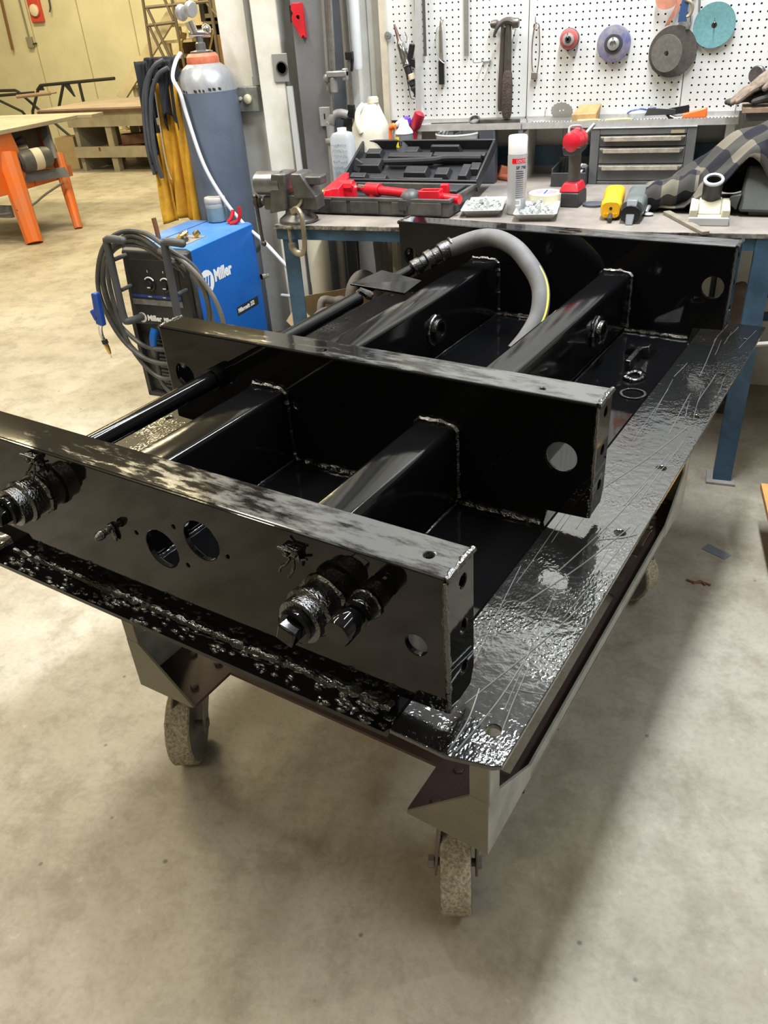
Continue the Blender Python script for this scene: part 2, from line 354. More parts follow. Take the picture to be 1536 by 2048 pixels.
# ================================================================== BLACK STEEL FRAME (axes of its own, turned 12 degrees to the room)
PHI = -.2098
def paint_mat(name, rough, bump, bscale, scuff_sheen=0.0, wet=False, ior=1.37):
    m = bpy.data.materials.new(name); m.use_nodes = True; N, L = nt(m); b = N['Principled BSDF']
    tc = N.new('ShaderNodeTexCoord')
    b.inputs['Base Color'].default_value = (.0035,.0035,.004,1); b.inputs['Roughness'].default_value = rough; b.inputs['IOR'].default_value = ior
    n = N.new('ShaderNodeTexNoise'); n.inputs['Scale'].default_value = bscale; n.inputs['Detail'].default_value = 3
    L.new(tc.outputs['Object'], n.inputs['Vector'])
    h = n.outputs['Fac']
    if wet:      # blistered, runny film with drag lines
        v = N.new('ShaderNodeTexVoronoi'); v.inputs['Scale'].default_value = 230; v.feature = 'SMOOTH_F1'
        mp = N.new('ShaderNodeMapping'); mp.inputs['Scale'].default_value = (1, .55, 1); L.new(tc.outputs['Object'], mp.inputs['Vector']); L.new(mp.outputs['Vector'], v.inputs['Vector'])
        n3 = N.new('ShaderNodeTexNoise'); n3.inputs['Scale'].default_value = 9; n3.inputs['Detail'].default_value = 5; L.new(tc.outputs['Object'], n3.inputs['Vector'])
        r3 = N.new('ShaderNodeMapRange'); r3.inputs['From Min'].default_value = .44; r3.inputs['From Max'].default_value = .62; L.new(n3.outputs['Fac'], r3.inputs['Value'])
        r4 = N.new('ShaderNodeMapRange'); r4.inputs['From Min'].default_value = .25; r4.inputs['From Max'].default_value = .55; L.new(v.outputs['Distance'], r4.inputs['Value'])
        mu = N.new('ShaderNodeMath'); mu.operation = 'MULTIPLY'; L.new(r3.outputs['Result'], mu.inputs[0]); L.new(r4.outputs['Result'], mu.inputs[1])
        ad = N.new('ShaderNodeMath'); ad.operation = 'MULTIPLY_ADD'; ad.inputs[1].default_value = .5; L.new(mu.outputs[0], ad.inputs[0]); L.new(h, ad.inputs[2]); h = ad.outputs[0]
    bp = N.new('ShaderNodeBump'); bp.inputs['Strength'].default_value = bump; bp.inputs['Distance'].default_value = .004
    L.new(h, bp.inputs['Height']); L.new(bp.outputs['Normal'], b.inputs['Normal'])
    if wet:
        b.inputs['Base Color'].default_value = (.007,.0072,.0078,1); b.inputs['Roughness'].default_value = .34; b.inputs['Specular IOR Level'].default_value = .14; b.inputs['Coat IOR'].default_value = 1.8
        b.inputs['Coat Weight'].default_value = 1; b.inputs['Coat Roughness'].default_value = .06; L.new(bp.outputs['Normal'], b.inputs['Coat Normal'])
    if scuff_sheen > 0:   # rubbed grey wear streaks, with ceiling reflection painted in towards the right
        mp2 = N.new('ShaderNodeMapping'); mp2.inputs['Scale'].default_value = (6, 24, 24)
        n2 = N.new('ShaderNodeTexNoise'); n2.inputs['Scale'].default_value = 2.0; n2.inputs['Detail'].default_value = 8; n2.inputs['Roughness'].default_value = .7
        L.new(tc.outputs['Object'], mp2.inputs['Vector']); L.new(mp2.outputs['Vector'], n2.inputs['Vector'])
        r = N.new('ShaderNodeMapRange'); r.inputs['From Min'].default_value = .46; r.inputs['From Max'].default_value = .60
        r.inputs['To Min'].default_value = rough; r.inputs['To Max'].default_value = rough+.14; 
        L.new(r.outputs['Result'], b.inputs['Roughness'])
        cr = N.new('ShaderNodeValToRGB'); cr.color_ramp.elements[0].position = .5; cr.color_ramp.elements[0].color = (.004,.004,.0045,1)
        cr.color_ramp.elements[1].position = .66; cr.color_ramp.elements[1].color = (.10,.102,.102,1)
        sx = N.new('ShaderNodeSeparateXYZ'); L.new(tc.outputs['Object'], sx.inputs[0])
        g_ = N.new('ShaderNodeMapRange'); g_.inputs['From Min'].default_value = -1.0; g_.inputs['From Max'].default_value = .40
        g_.inputs['To Min'].default_value = -.34; g_.inputs['To Max'].default_value = .16; L.new(sx.outputs['X'], g_.inputs['Value'])
        a_ = N.new('ShaderNodeMath'); a_.operation = 'ADD'; L.new(n2.outputs['Fac'], a_.inputs[0]); L.new(g_.outputs['Result'], a_.inputs[1])
        L.new(a_.outputs[0], r.inputs['Value']); L.new(a_.outputs[0], cr.inputs['Fac']); L.new(cr.outputs['Color'], b.inputs['Base Color'])
    return m
P_web = paint_mat('wet_black_paint', .045, .012, 60)
P_top = paint_mat('scuffed_sheen_paint', .05, .006, 120, scuff_sheen=1)
P_tube = paint_mat('smooth_black_tube', .11, .03, 70)
P_plate = paint_mat('runny_black_paint', .07, .24, 45, wet=True)
P_weld = paint_mat('weld_black_paint', .03, .5, 240, ior=2.0)
s1, s2, w, ZT, ZP, LX = .5727, 1.7078, .0805, .9347, .655, 1.103
ZF = .667; ZW = .693; HT = .010
FR = E('black_steelwork', 'freshly painted gloss black welded steel frame lying on the wheeled cart', 'frame', (-.5, .85, .645), PHI, absolute=True)
# floor pan, with the two raised side flanges
def prof(y): return [(-1.02,y,ZP),(-.085,y,ZP),(-.075,y,ZF),(-.075,y,ZF-.009),(-.08,y,ZP-.009),(-1.023,y,ZP-.009),(-1.028,y,ZF-.009),(-1.028,y,ZF)]
B().loft([prof(y) for y in (-.045, .3, .9, 1.4, 1.86)]).out('floor_pan', P_web, FR, sharp=25)
hs = [((.059, .026+.2835*k), .011) for k in range(7)]
B().plate([(-.075,-.045),(.02,-.048),(.085,-.034),(.097,-.026),(.097,1.86),(-.075,1.86)], hs, .009, (0,0,ZF-.009), (1,0,0), (0,1,0)).out('side_flange', P_plate, FR, False, bevel=.0015)
hs = [((-1.162, .026+.2835*k), .011) for k in range(7)]
B().plate([(-1.2,-.026),(-1.12,-.048),(-1.028,-.045),(-1.028,1.86),(-1.2,1.86)], hs, .009, (0,0,ZF-.009), (1,0,0), (0,1,0)).out('side_flange', P_plate, FR, False, bevel=.0015)
# drag lines left in the film on the right flange
q = random.Random(17); bb = B()
for k in range(26):
    x, y = q.uniform(-.07, .085), q.uniform(-.02, 1.75); L_ = q.uniform(.05, .34); dx = q.uniform(-.05, .03)*L_*3
    pts = [(min(.094, max(-.073, x+dx*t+.0007*math.sin(6*t+k))), y+L_*t, ZF+.0003) for t in (0, .25, .5, .75, 1)]
    bb.tube(pts, q.choice((.0005,.0006,.0008)), 5, 3)
for a, c_ in (((.02,-.04),(.005,.09)),((.03,-.035),(.04,.2)),((.055,.115),(.094,.125)),((.0,.05),(.085,.42)),((-.02,.30),(.07,.62)),((.03,.55),(.09,.60)),((.0,.42),(.05,.80)),((-.03,.72),(.06,1.1))):
    bb.tube([(a[0],a[1],ZF+.0004),((a[0]+c_[0])/2+.006,(a[1]+c_[1])/2,ZF+.0004),(c_[0],c_[1],ZF+.0004)], .0012, 5, 5)
stuff(bb.out('drag_lines', mat('drag_line_grey', (.20,.205,.21), .3, metal=.3), FR))
# cross beams: web, top flange, end plates
def beam(y, holes, tophole):
    web = [(0,ZW),(0,ZT),(-LX,ZT),(-LX,ZW),(-LX+.085,ZW-.004),(-LX+.092,ZP),(-.092,ZP),(-.085,ZW-.004)]
    o = B().plate(web[::-1], holes, HT, (0,y+HT,0), (1,0,0), (0,0,1)).out('web_plate', P_web, FR, False, bevel=.0035)
    B().plate([(-LX,y+.004),(0,y+.004),(0,y+w),(-LX,y+w)], [(h, r, 14) for h, r in tophole], .010, (0,0,ZT-.009), (1,0,0), (0,1,0)).out('top_flange', P_top, FR, False, bevel=.0025)
    eh = [((y+.048, .902), .0105), ((y+.049, .822), .0105), ((y+.049, .745), .0105)]
    eo = [(y+.004,ZW),(y+w-.012,ZW+.002),(y+w,ZW+.03),(y+w,ZT-.006),(y+.004,ZT-.006)]
    B().plate(eo, eh, .009, (-.008,0,0), (0,1,0), (0,0,1)).out('end_plate', P_web, FR, False, bevel=.0018)
    B().plate(eo, eh, .009, (-LX-.001,0,0), (0,1,0), (0,0,1)).out('end_plate', P_web, FR, False, bevel=.0018)
    for P, r_, st_ in (([(0,y+.002,ZT-.003),(0,y+w,ZT-.001)], .0055, .007), ([(0,y,ZT-.004),(.001,y+.001,ZW+.004)], .0045, .008), ([(-LX,y+.002,ZT-.003),(-LX,y+w,ZT-.001)], .0055, .007)): B().bead(P, r_, st_, 3).out('weld_bead', P_weld, FR)
    B().bead([(-LX+.09,y-.003,ZP+.003),(-.095,y-.003,ZP+.003)], .0075, .0075, int(y*10)+11).out('weld_bead', P_weld, FR)
beam(0, [((-.048,.805),.018), ((-.542,.81),.037,28), ((-.441,.858),.037,28), ((-.60,.826),.004,8), ((-.487,.795),.004,8), ((-.50,.868),.004,8), ((-.388,.845),.004,8)], [((-.045,.039), .008)])
beam(s1, [((-.062,.815),.031,26), ((-1.045,.818),.028,26), ((-.70,.80),.010)], [((-.116,s1+.027), .0055), ((-.62,s1+.03), .004)])
beam(s2, [((-.047,.816),.031,26), ((-1.058,.821),.026,26)], [])
# a row of drip blobs on the pan's front edge
q = random.Random(4); bb = B()
for i in range(150):
    x = q.uniform(-1.0, -.08); bb.ball((x, q.uniform(-.043,-.006), ZP+.0005), (q.uniform(.004,.011), q.uniform(.003,.006), q.uniform(.002,.005)), 7, 4)
stuff(bb.out('paint_drips', P_weld, FR))
# long tubes
def tube(x0, x1, y0, y1, z0, z1, name='long_tube'):
    r = .012; P = []
    for cx, cz, a0 in ((x1-r, z1-r, 0), (x0+r, z1-r, 90), (x0+r, z0+r, 180), (x1-r, z0+r, 270)):
        P += [(cx+r*math.cos(R(a0+a)), cz+r*math.sin(R(a0+a))) for a in (0, 30, 60, 90)]
    return B().loft([[(x, y, z) for x, z in P] for y in (y0, y1)]).out(name, P_tube, FR, sharp=50)
ZU = .834
for x0, x1 in ((-.375,-.286), (-.822,-.724)):
    for ya, yb in ((HT, s1), (s1+HT, s2)):
        tube(x0, x1, ya, yb, ZP, ZU)
        B().bead([(x0-.002,yb-.003,ZP+.02),(x0-.002,yb-.003,ZU-.008),(x0+.01,yb-.003,ZU+.003),(x1-.01,yb-.003,ZU+.003),(x1+.003,yb-.003,ZU-.008),(x1+.003,yb-.003,ZP+.01)], .0072, .007, 21).out('weld_bead', P_weld, FR)
        B().bead([(x1+.003,ya+.09,ZP+.002),(x1+.003,yb-.01,ZP+.002)], .0035, .02, 9).out('weld_bead', P_weld, FR)
# conduit pipe beside the left tube, with its collars, saddle and hose
B().cyl((-.925,HT,.836), (-.925,s1,.836), .021, n=20).cyl((-.925,s1-.03,.836),(-.925,s1-.002,.836),.027,n=20).out('pipe', P_tube, FR)
B().cyl((-.928,s1+HT,.836), (-.936,1.19,.838), .021, n=20).cyl((-.936,1.37,.838),(-.925,1.50,.846), .017, n=20).out('pipe', P_tube, FR)
B().lathe([(.018,0),(.026,.004),(.026,.03),(.022,.034),(.022,.05),(.030,.054),(.030,.075),(.024,.08),(.024,.10),(.030,.104),(.030,.125),(.026,.14),(.031,.143),(.031,.15),(.02,.152)], (-.925,1.49,.846), (.115,.125,.068), 18).out('hose_fitting', P_weld, FR)
B().hexa([(-.985,1.225,.862),(-.822,1.27,.838),(-.838,1.40,.838),(-.972,1.385,.862),(-.985,1.225,.868),(-.822,1.27,.844),(-.838,1.40,.844),(-.972,1.385,.868)]).box(-.975,-.965,1.24,1.38,.82,.864).out('saddle_plate', P_tube, FR, False, bevel=.002)
B().bead([(-.95,1.19,.845),(-.93,1.2,.86),(-.90,1.215,.84)], .012, .01, 8).out('weld_bead', P_weld, FR)
M_hose = mat('grey_rubber_hose', (.15,.15,.157), .65, var=.25, scale=14, bump=.05, bscale=200)
hp = [(-.835,1.585,.895),(-.755,1.605,.925),(-.686,1.60,.934),(-.61,1.575,.918),(-.555,1.55,.885),(-.51,1.525,.845),(-.485,1.495,.805),(-.476,1.455,.755),(-.488,1.41,.71),(-.51,1.37,.672)]
B().tube(hp, .027, 18, 5).out('hose', M_hose, FR)
hc = catmull(hp, 5)[22:]
B().tube([p+Vector((.0235,-.006,.0105)) for p in hc], .004, 6).out('hose_stripe', mat('yellow_stripe', (.75,.72,.10), .5), FR)
# round nipples welded to the tubes' sides, small studs, brackets on the pan
for x, y, z in ((-.724, 1.27, .745), (-.286, 1.42, .748)):
    B().lathe([(.0,0),(.042,0),(.042,.006),(.034,.008),(.034,.022),(.024,.022),(.024,.004),(.0,.004)], (x, y, z), (1,0,0), 24).bead([(x+.004, y+.04*math.cos(a), z+.04*math.sin(a)) for a in [k*PI/8 for k in range(17)]], .0055, .006, 6).out('pipe_nipple', P_weld, FR)
for x, y in ((-.905, 1.274), (-.889, .473)):
    B().cyl((x,y,ZP), (x,y,ZP+.03), .006, n=10).cyl((x,y,ZP+.022),(x+.045,y-.01,ZP+.022), .004, n=8).out('tee_stud', P_weld, FR)
B().hexa([(-.23,1.52,ZP),(-.15,1.50,ZP),(-.15,1.58,ZP),(-.23,1.6,ZP),(-.225,1.53,ZP+.012),(-.155,1.50,ZP+.04),(-.155,1.53,ZP+.04),(-.225,1.58,ZP+.012)]).box(-.19,-.175,1.40,1.52,ZP,ZP+.03).out('anchor_bracket', P_weld, FR, bevel=.002)
B().bead([(-.15+.022*math.cos(a), 1.36+.03*math.sin(a), ZP+.004) for a in [k*PI/6 for k in range(13)]], .007, .006, 5).out('weld_bead', P_weld, FR)
B().lathe([(.028,0),(.034,0),(.034,.005),(.028,.005)], (-.119,1.25,ZP-.0005), (0,0,1), 22).out('drain_ring', P_weld, FR)
# capped pipe stubs and small catches on the front web
def stub(x, z, big):
    a = (0,-1,0); o = (x, 0, z); k = 1 if big else .62
    if big:
        B().lathe([(.034,0),(.036,.004),(.036,.028),(.041,.032),(.041,.040),(.036,.044),(.036,.062),(.03,.064),(0,.064)], o, a, 24).bead([(x+.037*math.cos(q_), -.003, z+.037*math.sin(q_)) for q_ in [k_*PI/8 for k_ in range(17)]], .006, .007, 12).out('pipe_collar', P_weld, FR)
        p = B().lathe([(.026,.060),(.028,.063),(.028,.074),(.024,.077),(0,.077)], o, a, 24).out('plug', P_web, FR)
        B().cbox((x, -.086, z), (.030, .02, .030), (0, R(20), 0)).out('plug_head', P_web, FR, bevel=.003)
    else:
        B().lathe([(.021,0),(.022,.003),(.022,.026),(.0,.028)], o, a, 20).bead([(x+.022*math.cos(q_), -.003, z+.022*math.sin(q_)) for q_ in [k_*PI/8 for k_ in range(17)]], .004, .006, 13).out('pipe_collar', P_weld, FR)
        B().lathe([(.024,.026),(.024,.034),(.019,.036)], o, a, 6).lathe([(.017,.034),(.017,.05),(0,.05)], o, a, 18).out('hex_nut', P_web, FR, sharp=30)
        B().lathe([(.0,.048),(.021,.048),(.021,.074),(.019,.077),(0,.077)], o, a, 20).out('plug', P_web, FR)
stub(-.201, .832, True); stub(-.125, .852, False); stub(-.852, .839, True)
def catch(x, z, name='wire_catch'):
    b = B().cbox((x, -.004, z+.012), (.03, .008, .02)).ball((x-.006,-.011,z+.012), .0055, 8, 6).ball((x+.01,-.011,z+.014), .004, 8, 6)
    b.tube([(x-.016,-.016,z+.024),(x-.006,-.012,z+.02),(x+.018,-.012,z+.02)], .0022, 6)
    b.tube([(x-.002,-.008,z+.004),(x-.008,-.012,z-.006),(x-.016,-.014,z-.012),(x-.019,-.016,z-.02)], .0026, 6, 3)
    b.tube([(x+.004,-.008,z+.004),(x+.006,-.012,z-.008),(x+.002,-.015,z-.018),(x-.001,-.017,z-.024)], .0026, 6, 3)
    b.tube([(x+.012,-.006,z+.004),(x+.028,-.006,z+.010)], .0022, 6).out(name, P_weld, FR)
catch(-.248, .889); catch(-.83, .905)
B().lathe([(.0,0),(.010,0),(.010,.006),(.006,.008),(.006,.018),(.0085,.02),(.0085,.028),(.004,.036),(0,.036)], (-.663,0,.817), (-.15,-1,-.1), 12).ball((-.657,-.004,.804), (.005,.004,.012), 8, 6).out('grease_nipple', P_weld, FR)

# ================================================================== WHEELED CART
M_olive = mat('olive_primer', (.21,.20,.145), .5, var=.25, scale=8, col2=(.165,.155,.12))
M_litside = mat('lit_side_paint', (.40,.41,.38), .5, var=.3, scale=14)  # cart paint lightened on the sideways faces, for the light falling there
M_plum = mat('plum_brown_paint', (.085,.052,.052), .5, var=.3, scale=7, col2=(.06,.04,.038))
CT = E('wheeled_cart', 'low olive and plum-brown steel cart on four casters under the black frame', 'cart', (-.42, .75, 0), PHI, absolute=True)
zb, zt_ = .263, .646
def corner(xo, sx, yo, sy):
    # xo,yo outer corner; sx,sy point inwards
    t = .006
    def bx(name, a, b_, c, d, e, f_, m): return B().box(min(a,b_), max(a,b_), min(c,d), max(c,d), e, f_).out(name, m, CT, False, bevel=.001)
    bx('leg_flange', xo, xo+sx*.036, yo, yo+sy*t, zb, zt_, M_olive)
    bx('leg_flange', xo, xo+sx*t, yo+sy*t, yo+sy*.045, zb, zt_, M_litside)
    pts = [(xo, zb), (xo+sx*.168, zb+.006), (xo+sx*.168, zb+.012), (xo+sx*.034, zb+.142), (xo, zb+.142)]
    B().loft([[(x, yo-sy*.001+sy*q_, z) for x, z in pts] for q_ in (0, t)]).out('gusset', M_olive, CT, False, bevel=.001)
    pts = [(yo, zb), (yo+sy*.19, zb+.002), (yo+sy*.19, zb+.04), (yo+sy*.045, zb+.13), (yo, zb+.13)]
    B().loft([[(xo-sx*.001+sx*q_, y, z) for y, z in pts] for q_ in (0, t)]).out('gusset', M_litside, CT, False, bevel=.001)
    pl = B().box(min(xo+sx*t, xo+sx*.17), max(xo+sx*t, xo+sx*.17), min(yo+sy*t, yo+sy*.15), max(yo+sy*t, yo+sy*.15), zb+.004, zb+.012).out('caster_deck', M_plum, CT, False)
    for a, b_ in ((.045,.035), (.13,.045), (.05,.125), (.125,.13)):
        B().lathe([(0,0),(.010,0),(.010,.006),(.008,.007),(0,.007)], (xo+sx*a, yo+sy*b_, zb+.012), (0,0,1), 6).out('bolt_head', M_plum if (a, b_) != (.045,.035) else M_brass, pl, sharp=30)
XR, XL, YF, YB = .022, -.868, .09, 1.40
corner(XR, -1, YF, 1); corner(XL, 1, YF, 1); corner(XR, -1, YB, -1); corner(XL, 1, YB, -1)
for y0, y1 in ((.212, .30), (YB-.21, YB-.122)):
    B().box(XL+.17, XR-.17, y0, y1, zb+.004, zb+.012).out('cross_rail', M_plum, CT, False)
for x, sx in ((XR, -1), (XL, 1)):
    B().box(min(x, x+sx*.036), max(x, x+sx*.036), YF+.15, YB-.15, zb+.003, zb+.009).out('side_rail', M_plum, CT, False)
    B().box(min(x, x+sx*.005), max(x, x+sx*.005), YF+.19, YB-.19, zb, zb+.04).out('rail_edge', M_litside, CT, False)
for y in (.262, YB-.262): B().box(XL, XR-.005, y, y+.006, zb-.03, zb+.004).out('cross_rail', M_plum, CT, False)
M_tread = mat('speckled_tread', (.52,.475,.36), .75, var=.75, scale=150, col2=(.24,.21,.16), bump=.7, bscale=150)
M_hub = mat('wheel_side_grey', (.20,.195,.20), .5, var=.3, scale=16)
M_fork = mat('fork_metal', (.26,.23,.215), .5, metal=.3, var=.35, scale=18)
def caster(cx, cy, th, px, py):
    ca, sa = math.cos(th), math.sin(th); ax = Vector((ca, sa, 0)); r = .098; c0 = Vector((cx, cy, r))
    t = B().cbox((px, py, zb), (.11, .10, .008), (0,0,th)).lathe([(.04,0),(.045,-.012),(.03,-.02),(0,-.02)], (px, py, zb), (0,0,1), 18).out('caster_plate', M_fork, CT)
    wd = .029
    B().lathe([(.088,-wd),(r-.004,-wd),(r,-wd+.004),(r,wd-.004),(r-.004,wd),(.088,wd)], c0, ax, 40).out('tread', M_tread, t)
    B().lathe([(.0,-.020),(.03,-.022),(.05,-.018),(.07,-.022),(.09,-wd-.001),(.09,wd+.001),(.07,.022),(.05,.018),(.03,.022),(.0,.020)], c0, ax, 36).out('wheel_disc', M_hub, t, sharp=25)
    fwd = Vector((-sa, ca, 0)); b = B()
    d = (Vector((px, py, 0))-c0)
    for s_ in (-1, 1):
        o = c0+ax*s_*.041
        top = Vector((px, py, zb-.018))+ax*s_*.036
        P = [o+fwd*.02+Vector((0,0,-.018)), o-fwd*.02+Vector((0,0,-.018)), top-fwd*.045, top+fwd*.045]
        b.loft([[p-ax*.0025 for p in P], [p+ax*.0025 for p in P]])
    top = Vector((px, py, zb-.02)); b.hexa([top+ax*a+fwd*f_+Vector((0,0,z)) for z in (-.006, 0) for a, f_ in ((-.04,-.045),(.04,-.045),(.04,.045),(-.04,.045))])
    b.out('fork', M_fork, t, bevel=.001)
    B().cyl(c0-ax*.055, c0+ax*.052, .008, n=12).cyl(c0-ax*.055, c0-ax*.044, .014, n=6).cyl(c0+ax*.044, c0+ax*.052, .014, n=6).out('axle', M_fork, t)
caster(-.074, .145, R(28), -.075, .165)
caster(-.822, .150, R(33), -.79, .17)
caster(-.085, 1.25, R(75), -.06, 1.31)
caster(-.80, 1.27, R(60), -.79, 1.31)
# ================================================================== WORKBENCH
ZB = .89
WBN = E('workbench', 'long grey-topped steel workbench with chipped blue legs under the pegboard', 'workbench', (0, 2.45, 0), absolute=True)
M_top = mat('bench_top_steel', (.30,.265,.235), .5, metal=.15, var=.4, scale=5, col2=(.20,.18,.165), bump=.05, bscale=30)
M_edge = mat('worn_edge_steel', (.50,.48,.46), .35, metal=.7, var=.7, scale=30, col2=(.10,.09,.085))
B().box(-1.262, 1.4, 2.005, 3.06, ZB-.012, ZB).out('top_sheet', M_top, WBN, smooth=False)
B().box(-1.264, 1.4, 1.998, 2.005, ZB-.012, ZB+.001).out('edge_strip', M_edge, WBN, False)
B().box(-1.25, 1.4, 2.006, 2.012, ZB-.052, ZB-.012).out('apron', M_blue, WBN, False)
B().box(-1.26, -1.25, 2.012, 3.04, ZB-.052, ZB-.012).out('apron', M_blue, WBN, False)
ru = E('backboard', 'low blue board standing along the back edge of the workbench', 'backboard', (.1, 3.05, ZB), absolute=True)
B().box(-1.2, 1.4, 3.062, 3.08, ZB+.03, ZB+.11).out('blue_board', M_blue, ru, False)
B().box(-1.2, 1.4, 3.062, 3.08, ZB, ZB+.03).out('kick_strip', M_grey, ru, False)
for x, y, ft in ((-1.238, 2.012, 0), (.425, 2.0, 1), (-1.03, 2.98, 0), (1.3, 2.98, 0)):
    l = B().box(x, x+.062, y, y+.006, .01, ZB-.012).box(x, x+.006, y+.006, y+.055, .01, ZB-.012).out('leg', M_blue, WBN, False)
    B().box(x-.022, x+.078, y-.022, y+.075, 0, .010).out('foot_plate', mat('foot_plate_metal', (.36,.34,.32), .6, var=.3), l, False, bevel=.002)
B().box(-1.2, 1.36, 2.94, 2.965, .30, .34).out('rear_stretcher', M_blue, WBN, False)

# --- vise at the bench's left end
V = E('bench_vise', 'worn grey bench vise bolted to the left end of the workbench', 'vise', (-1.19, 2.075, ZB))
M_vise = mat('vise_iron', (.15,.145,.14), .38, metal=.6, var=.35, scale=20)
B().lathe([(.075,0),(.075,.012),(.05,.03),(.045,.055)], (0,0,0), (0,0,1), 24).cbox((.02,0,.075), (.16,.07,.05)).out('swivel_base', M_vise, V, bevel=.004)
B().hexa([(.015,-.05,.09),(.10,-.04,.09),(.10,.04,.09),(.015,.05,.09),(.01,-.052,.178),(.05,-.05,.178),(.05,.05,.178),(.01,.052,.178)]).cbox((.085,0,.15), (.07,.06,.03)).out('fixed_jaw', M_vise, V, bevel=.005)
j = B().hexa([(-.10,-.045,.035),(-.02,-.05,.05),(-.02,.05,.05),(-.10,.045,.035),(-.07,-.052,.178),(-.012,-.052,.178),(-.012,.052,.178),(-.07,.052,.178)]).cbox((-.03,0,.07), (.2,.05,.05)).out('moving_jaw', M_vise, V, bevel=.006)
B().cyl((-.145,-.012,.14), (-.045,-.012,.14), .042, n=24).cyl((-.152,-.012,.14),(-.145,-.012,.14),.036,n=24).out('jaw_barrel', mat('vise_barrel', (.22,.22,.225), .3, metal=.7, var=.3, scale=30), j)
sc = B().cyl((-.17,0,.07), (-.08,0,.07), .014, n=14).ball((-.165,0,.07), .024, 12, 8).out('screw', M_dsteel, V)
B().tube([(-.165,-.02,.085),(-.155,-.03,-.06),(-.15,-.03,-.078)], .007, 8).ball((-.15,-.03,-.08), .011, 8, 6).ball((-.166,-.019,.09), .011, 8, 6).out('handle', M_dsteel, sc)
# --- C-clamp hooked over the bench edge
CC = E('c_clamp', 'brassy grey C-clamp hanging over the bench edge beside the vise', 'clamp', (-1.155, 1.985, .80))
M_cl = mat('clamp_brassy', (.36,.31,.22), .4, metal=.6, var=.35, scale=24)
B().tube([(-.03,.03,.135),(-.005,.02,.148),(.02,.0,.135),(.027,-.006,.10),(.026,-.008,.03),(.015,-.006,-.002),(-.012,-.004,-.004),(-.03,-.002,.01),(-.032,-.002,.03)], .0085, 8, 4, flat=1.5).out('clamp_frame', M_cl, CC)
B().tube([(-.034,-.002,.02),(-.036,-.002,.085)], .006, 8).lathe([(.0,0),(.011,0),(.011,.006),(0,.007)], (-.036,-.002,.084), (0,0,1), 12).out('clamp_screw', M_cl, CC)
B().tube([(-.03,.03,.135),(.0,.05,.165),(.005,.06,.20),(.02,.07,.235)], .006, 8, 4).tube([(.02,.07,.235),(.035,.075,.24)], .008, 8).out('clamp_handle', M_cl, CC)

# --- open black tool case with the red hydraulic set
M_case = mat('case_black', (.022,.023,.027), .42, bump=.05, bscale=90)
M_caseg = mat('case_dusty', (.085,.083,.077), .6, var=.5, scale=9, col2=(.03,.03,.03))
TC = E('tool_case', 'open black moulded tool case full of red hydraulic parts', 'tool case', (-.89, 2.32, ZB), absolute=True)
x0, x1, y0, y1, zt2 = -1.205, -.60, 2.172, 2.475, ZB+.066
b = B().box(x0+.01,x1-.01,y0+.01,y1-.01,ZB,ZB+.008)
for a, c_, d_, e_ in ((x0,x1,y0,y0+.012),(x0,x1,y1-.012,y1),(x0,x0+.012,y0+.012,y1-.012),(x1-.012,x1,y0+.012,y1-.012)): b.box(a,c_,d_,e_,ZB+.004,zt2)
b.out('tray', M_caseg, TC, bevel=.004)
b = B()
for a, c_ in ((x0+.03,x0+.06),(x0+.115,x0+.185),(x0+.2,x0+.32),(x0+.375,x0+.425),(x0+.44,x1-.03)): b.box(a,c_,y0-.006,y0+.002,ZB+.01,zt2-.012)
stuff(b.box(x0-.003,x1+.003,y0-.005,y0+.004,zt2-.012,zt2).box(x1-.002,x1+.004,y0,y1,zt2-.012,zt2).out('moulded_ribs', M_caseg, TC, bevel=.002))
for a in (x0+.085, x1-.20): B().box(a,a+.035,y0-.010,y0,ZB+.025,zt2-.004).out('latch', M_dgrey, TC, bevel=.002)
B().box(x0+.012,x1-.012,y0+.012,y1-.012,ZB+.008,ZB+.040).box(x0+.2,x0+.33,y0+.015,y0+.06,ZB+.04,ZB+.058).box(x1-.1,x1-.03,y1-.14,y1-.03,ZB+.04,ZB+.066).out('insert', M_case, TC, bevel=.004)
# lid leaning back
hy, hz = 2.478, ZB+.070; ang = math.atan2(.118, .24)
ML = Matrix.Translation((-.9025, hy, hz)) @ Matrix.Rotation(ang, 4, 'X')      # local: x right, y along the lid, z = inner face normal (up/forward)
ld = B().box(-.302,.302,0,.272,-.045,-.038, ML)
for a, c_, d_, e_ in ((-.302,.302,0,.010),(-.302,.302,.262,.272),(-.302,-.292,.01,.262),(.292,.302,.01,.262)): ld.box(a,c_,d_,e_,-.04,.004,ML)
ld = ld.out('lid', M_case, TC, bevel=.004)
def lump(a,c_,d_,e_,h,tp=.008):
    bb = B(); P = [(a,d_,-.038),(c_,d_,-.038),(c_,e_,-.038),(a,e_,-.038),(a+tp,d_+tp,h),(c_-tp,d_+tp,h),(c_-tp,e_-tp,h),(a+tp,e_-tp,h)]
    bb.hexa([ML @ Vector(p) for p in P]).out('moulding', M_case, ld, bevel=.003)
for a in ((-.285,-.2,.03,.075,-.01),(-.19,-.10,.02,.06,-.008),(-.28,-.16,.10,.165,-.006),(-.27,-.19,.19,.24,-.012),(-.15,.06,.155,.20,-.002),(-.09,-.02,.20,.25,-.01),(.05,.29,.165,.205,-.004),(-.04,.07,.05,.11,-.002),(-.06,.15,.025,.05,-.012),(.09,.16,.06,.12,-.014),(.2,.25,.04,.13,-.006),(.02,.16,.225,.255,-.004),(.23,.285,.09,.15,-.012)): lump(*a)
B().tube([ML @ Vector(p) for p in ((-.15,.14,-.012),(.0,.142,-.008),(.08,.15,-.008),(.12,.165,-.01),(.27,.168,-.012))], .014, 10, 3).out('moulding', M_case, ld)
TC.rotation_euler.z = R(-4.5)
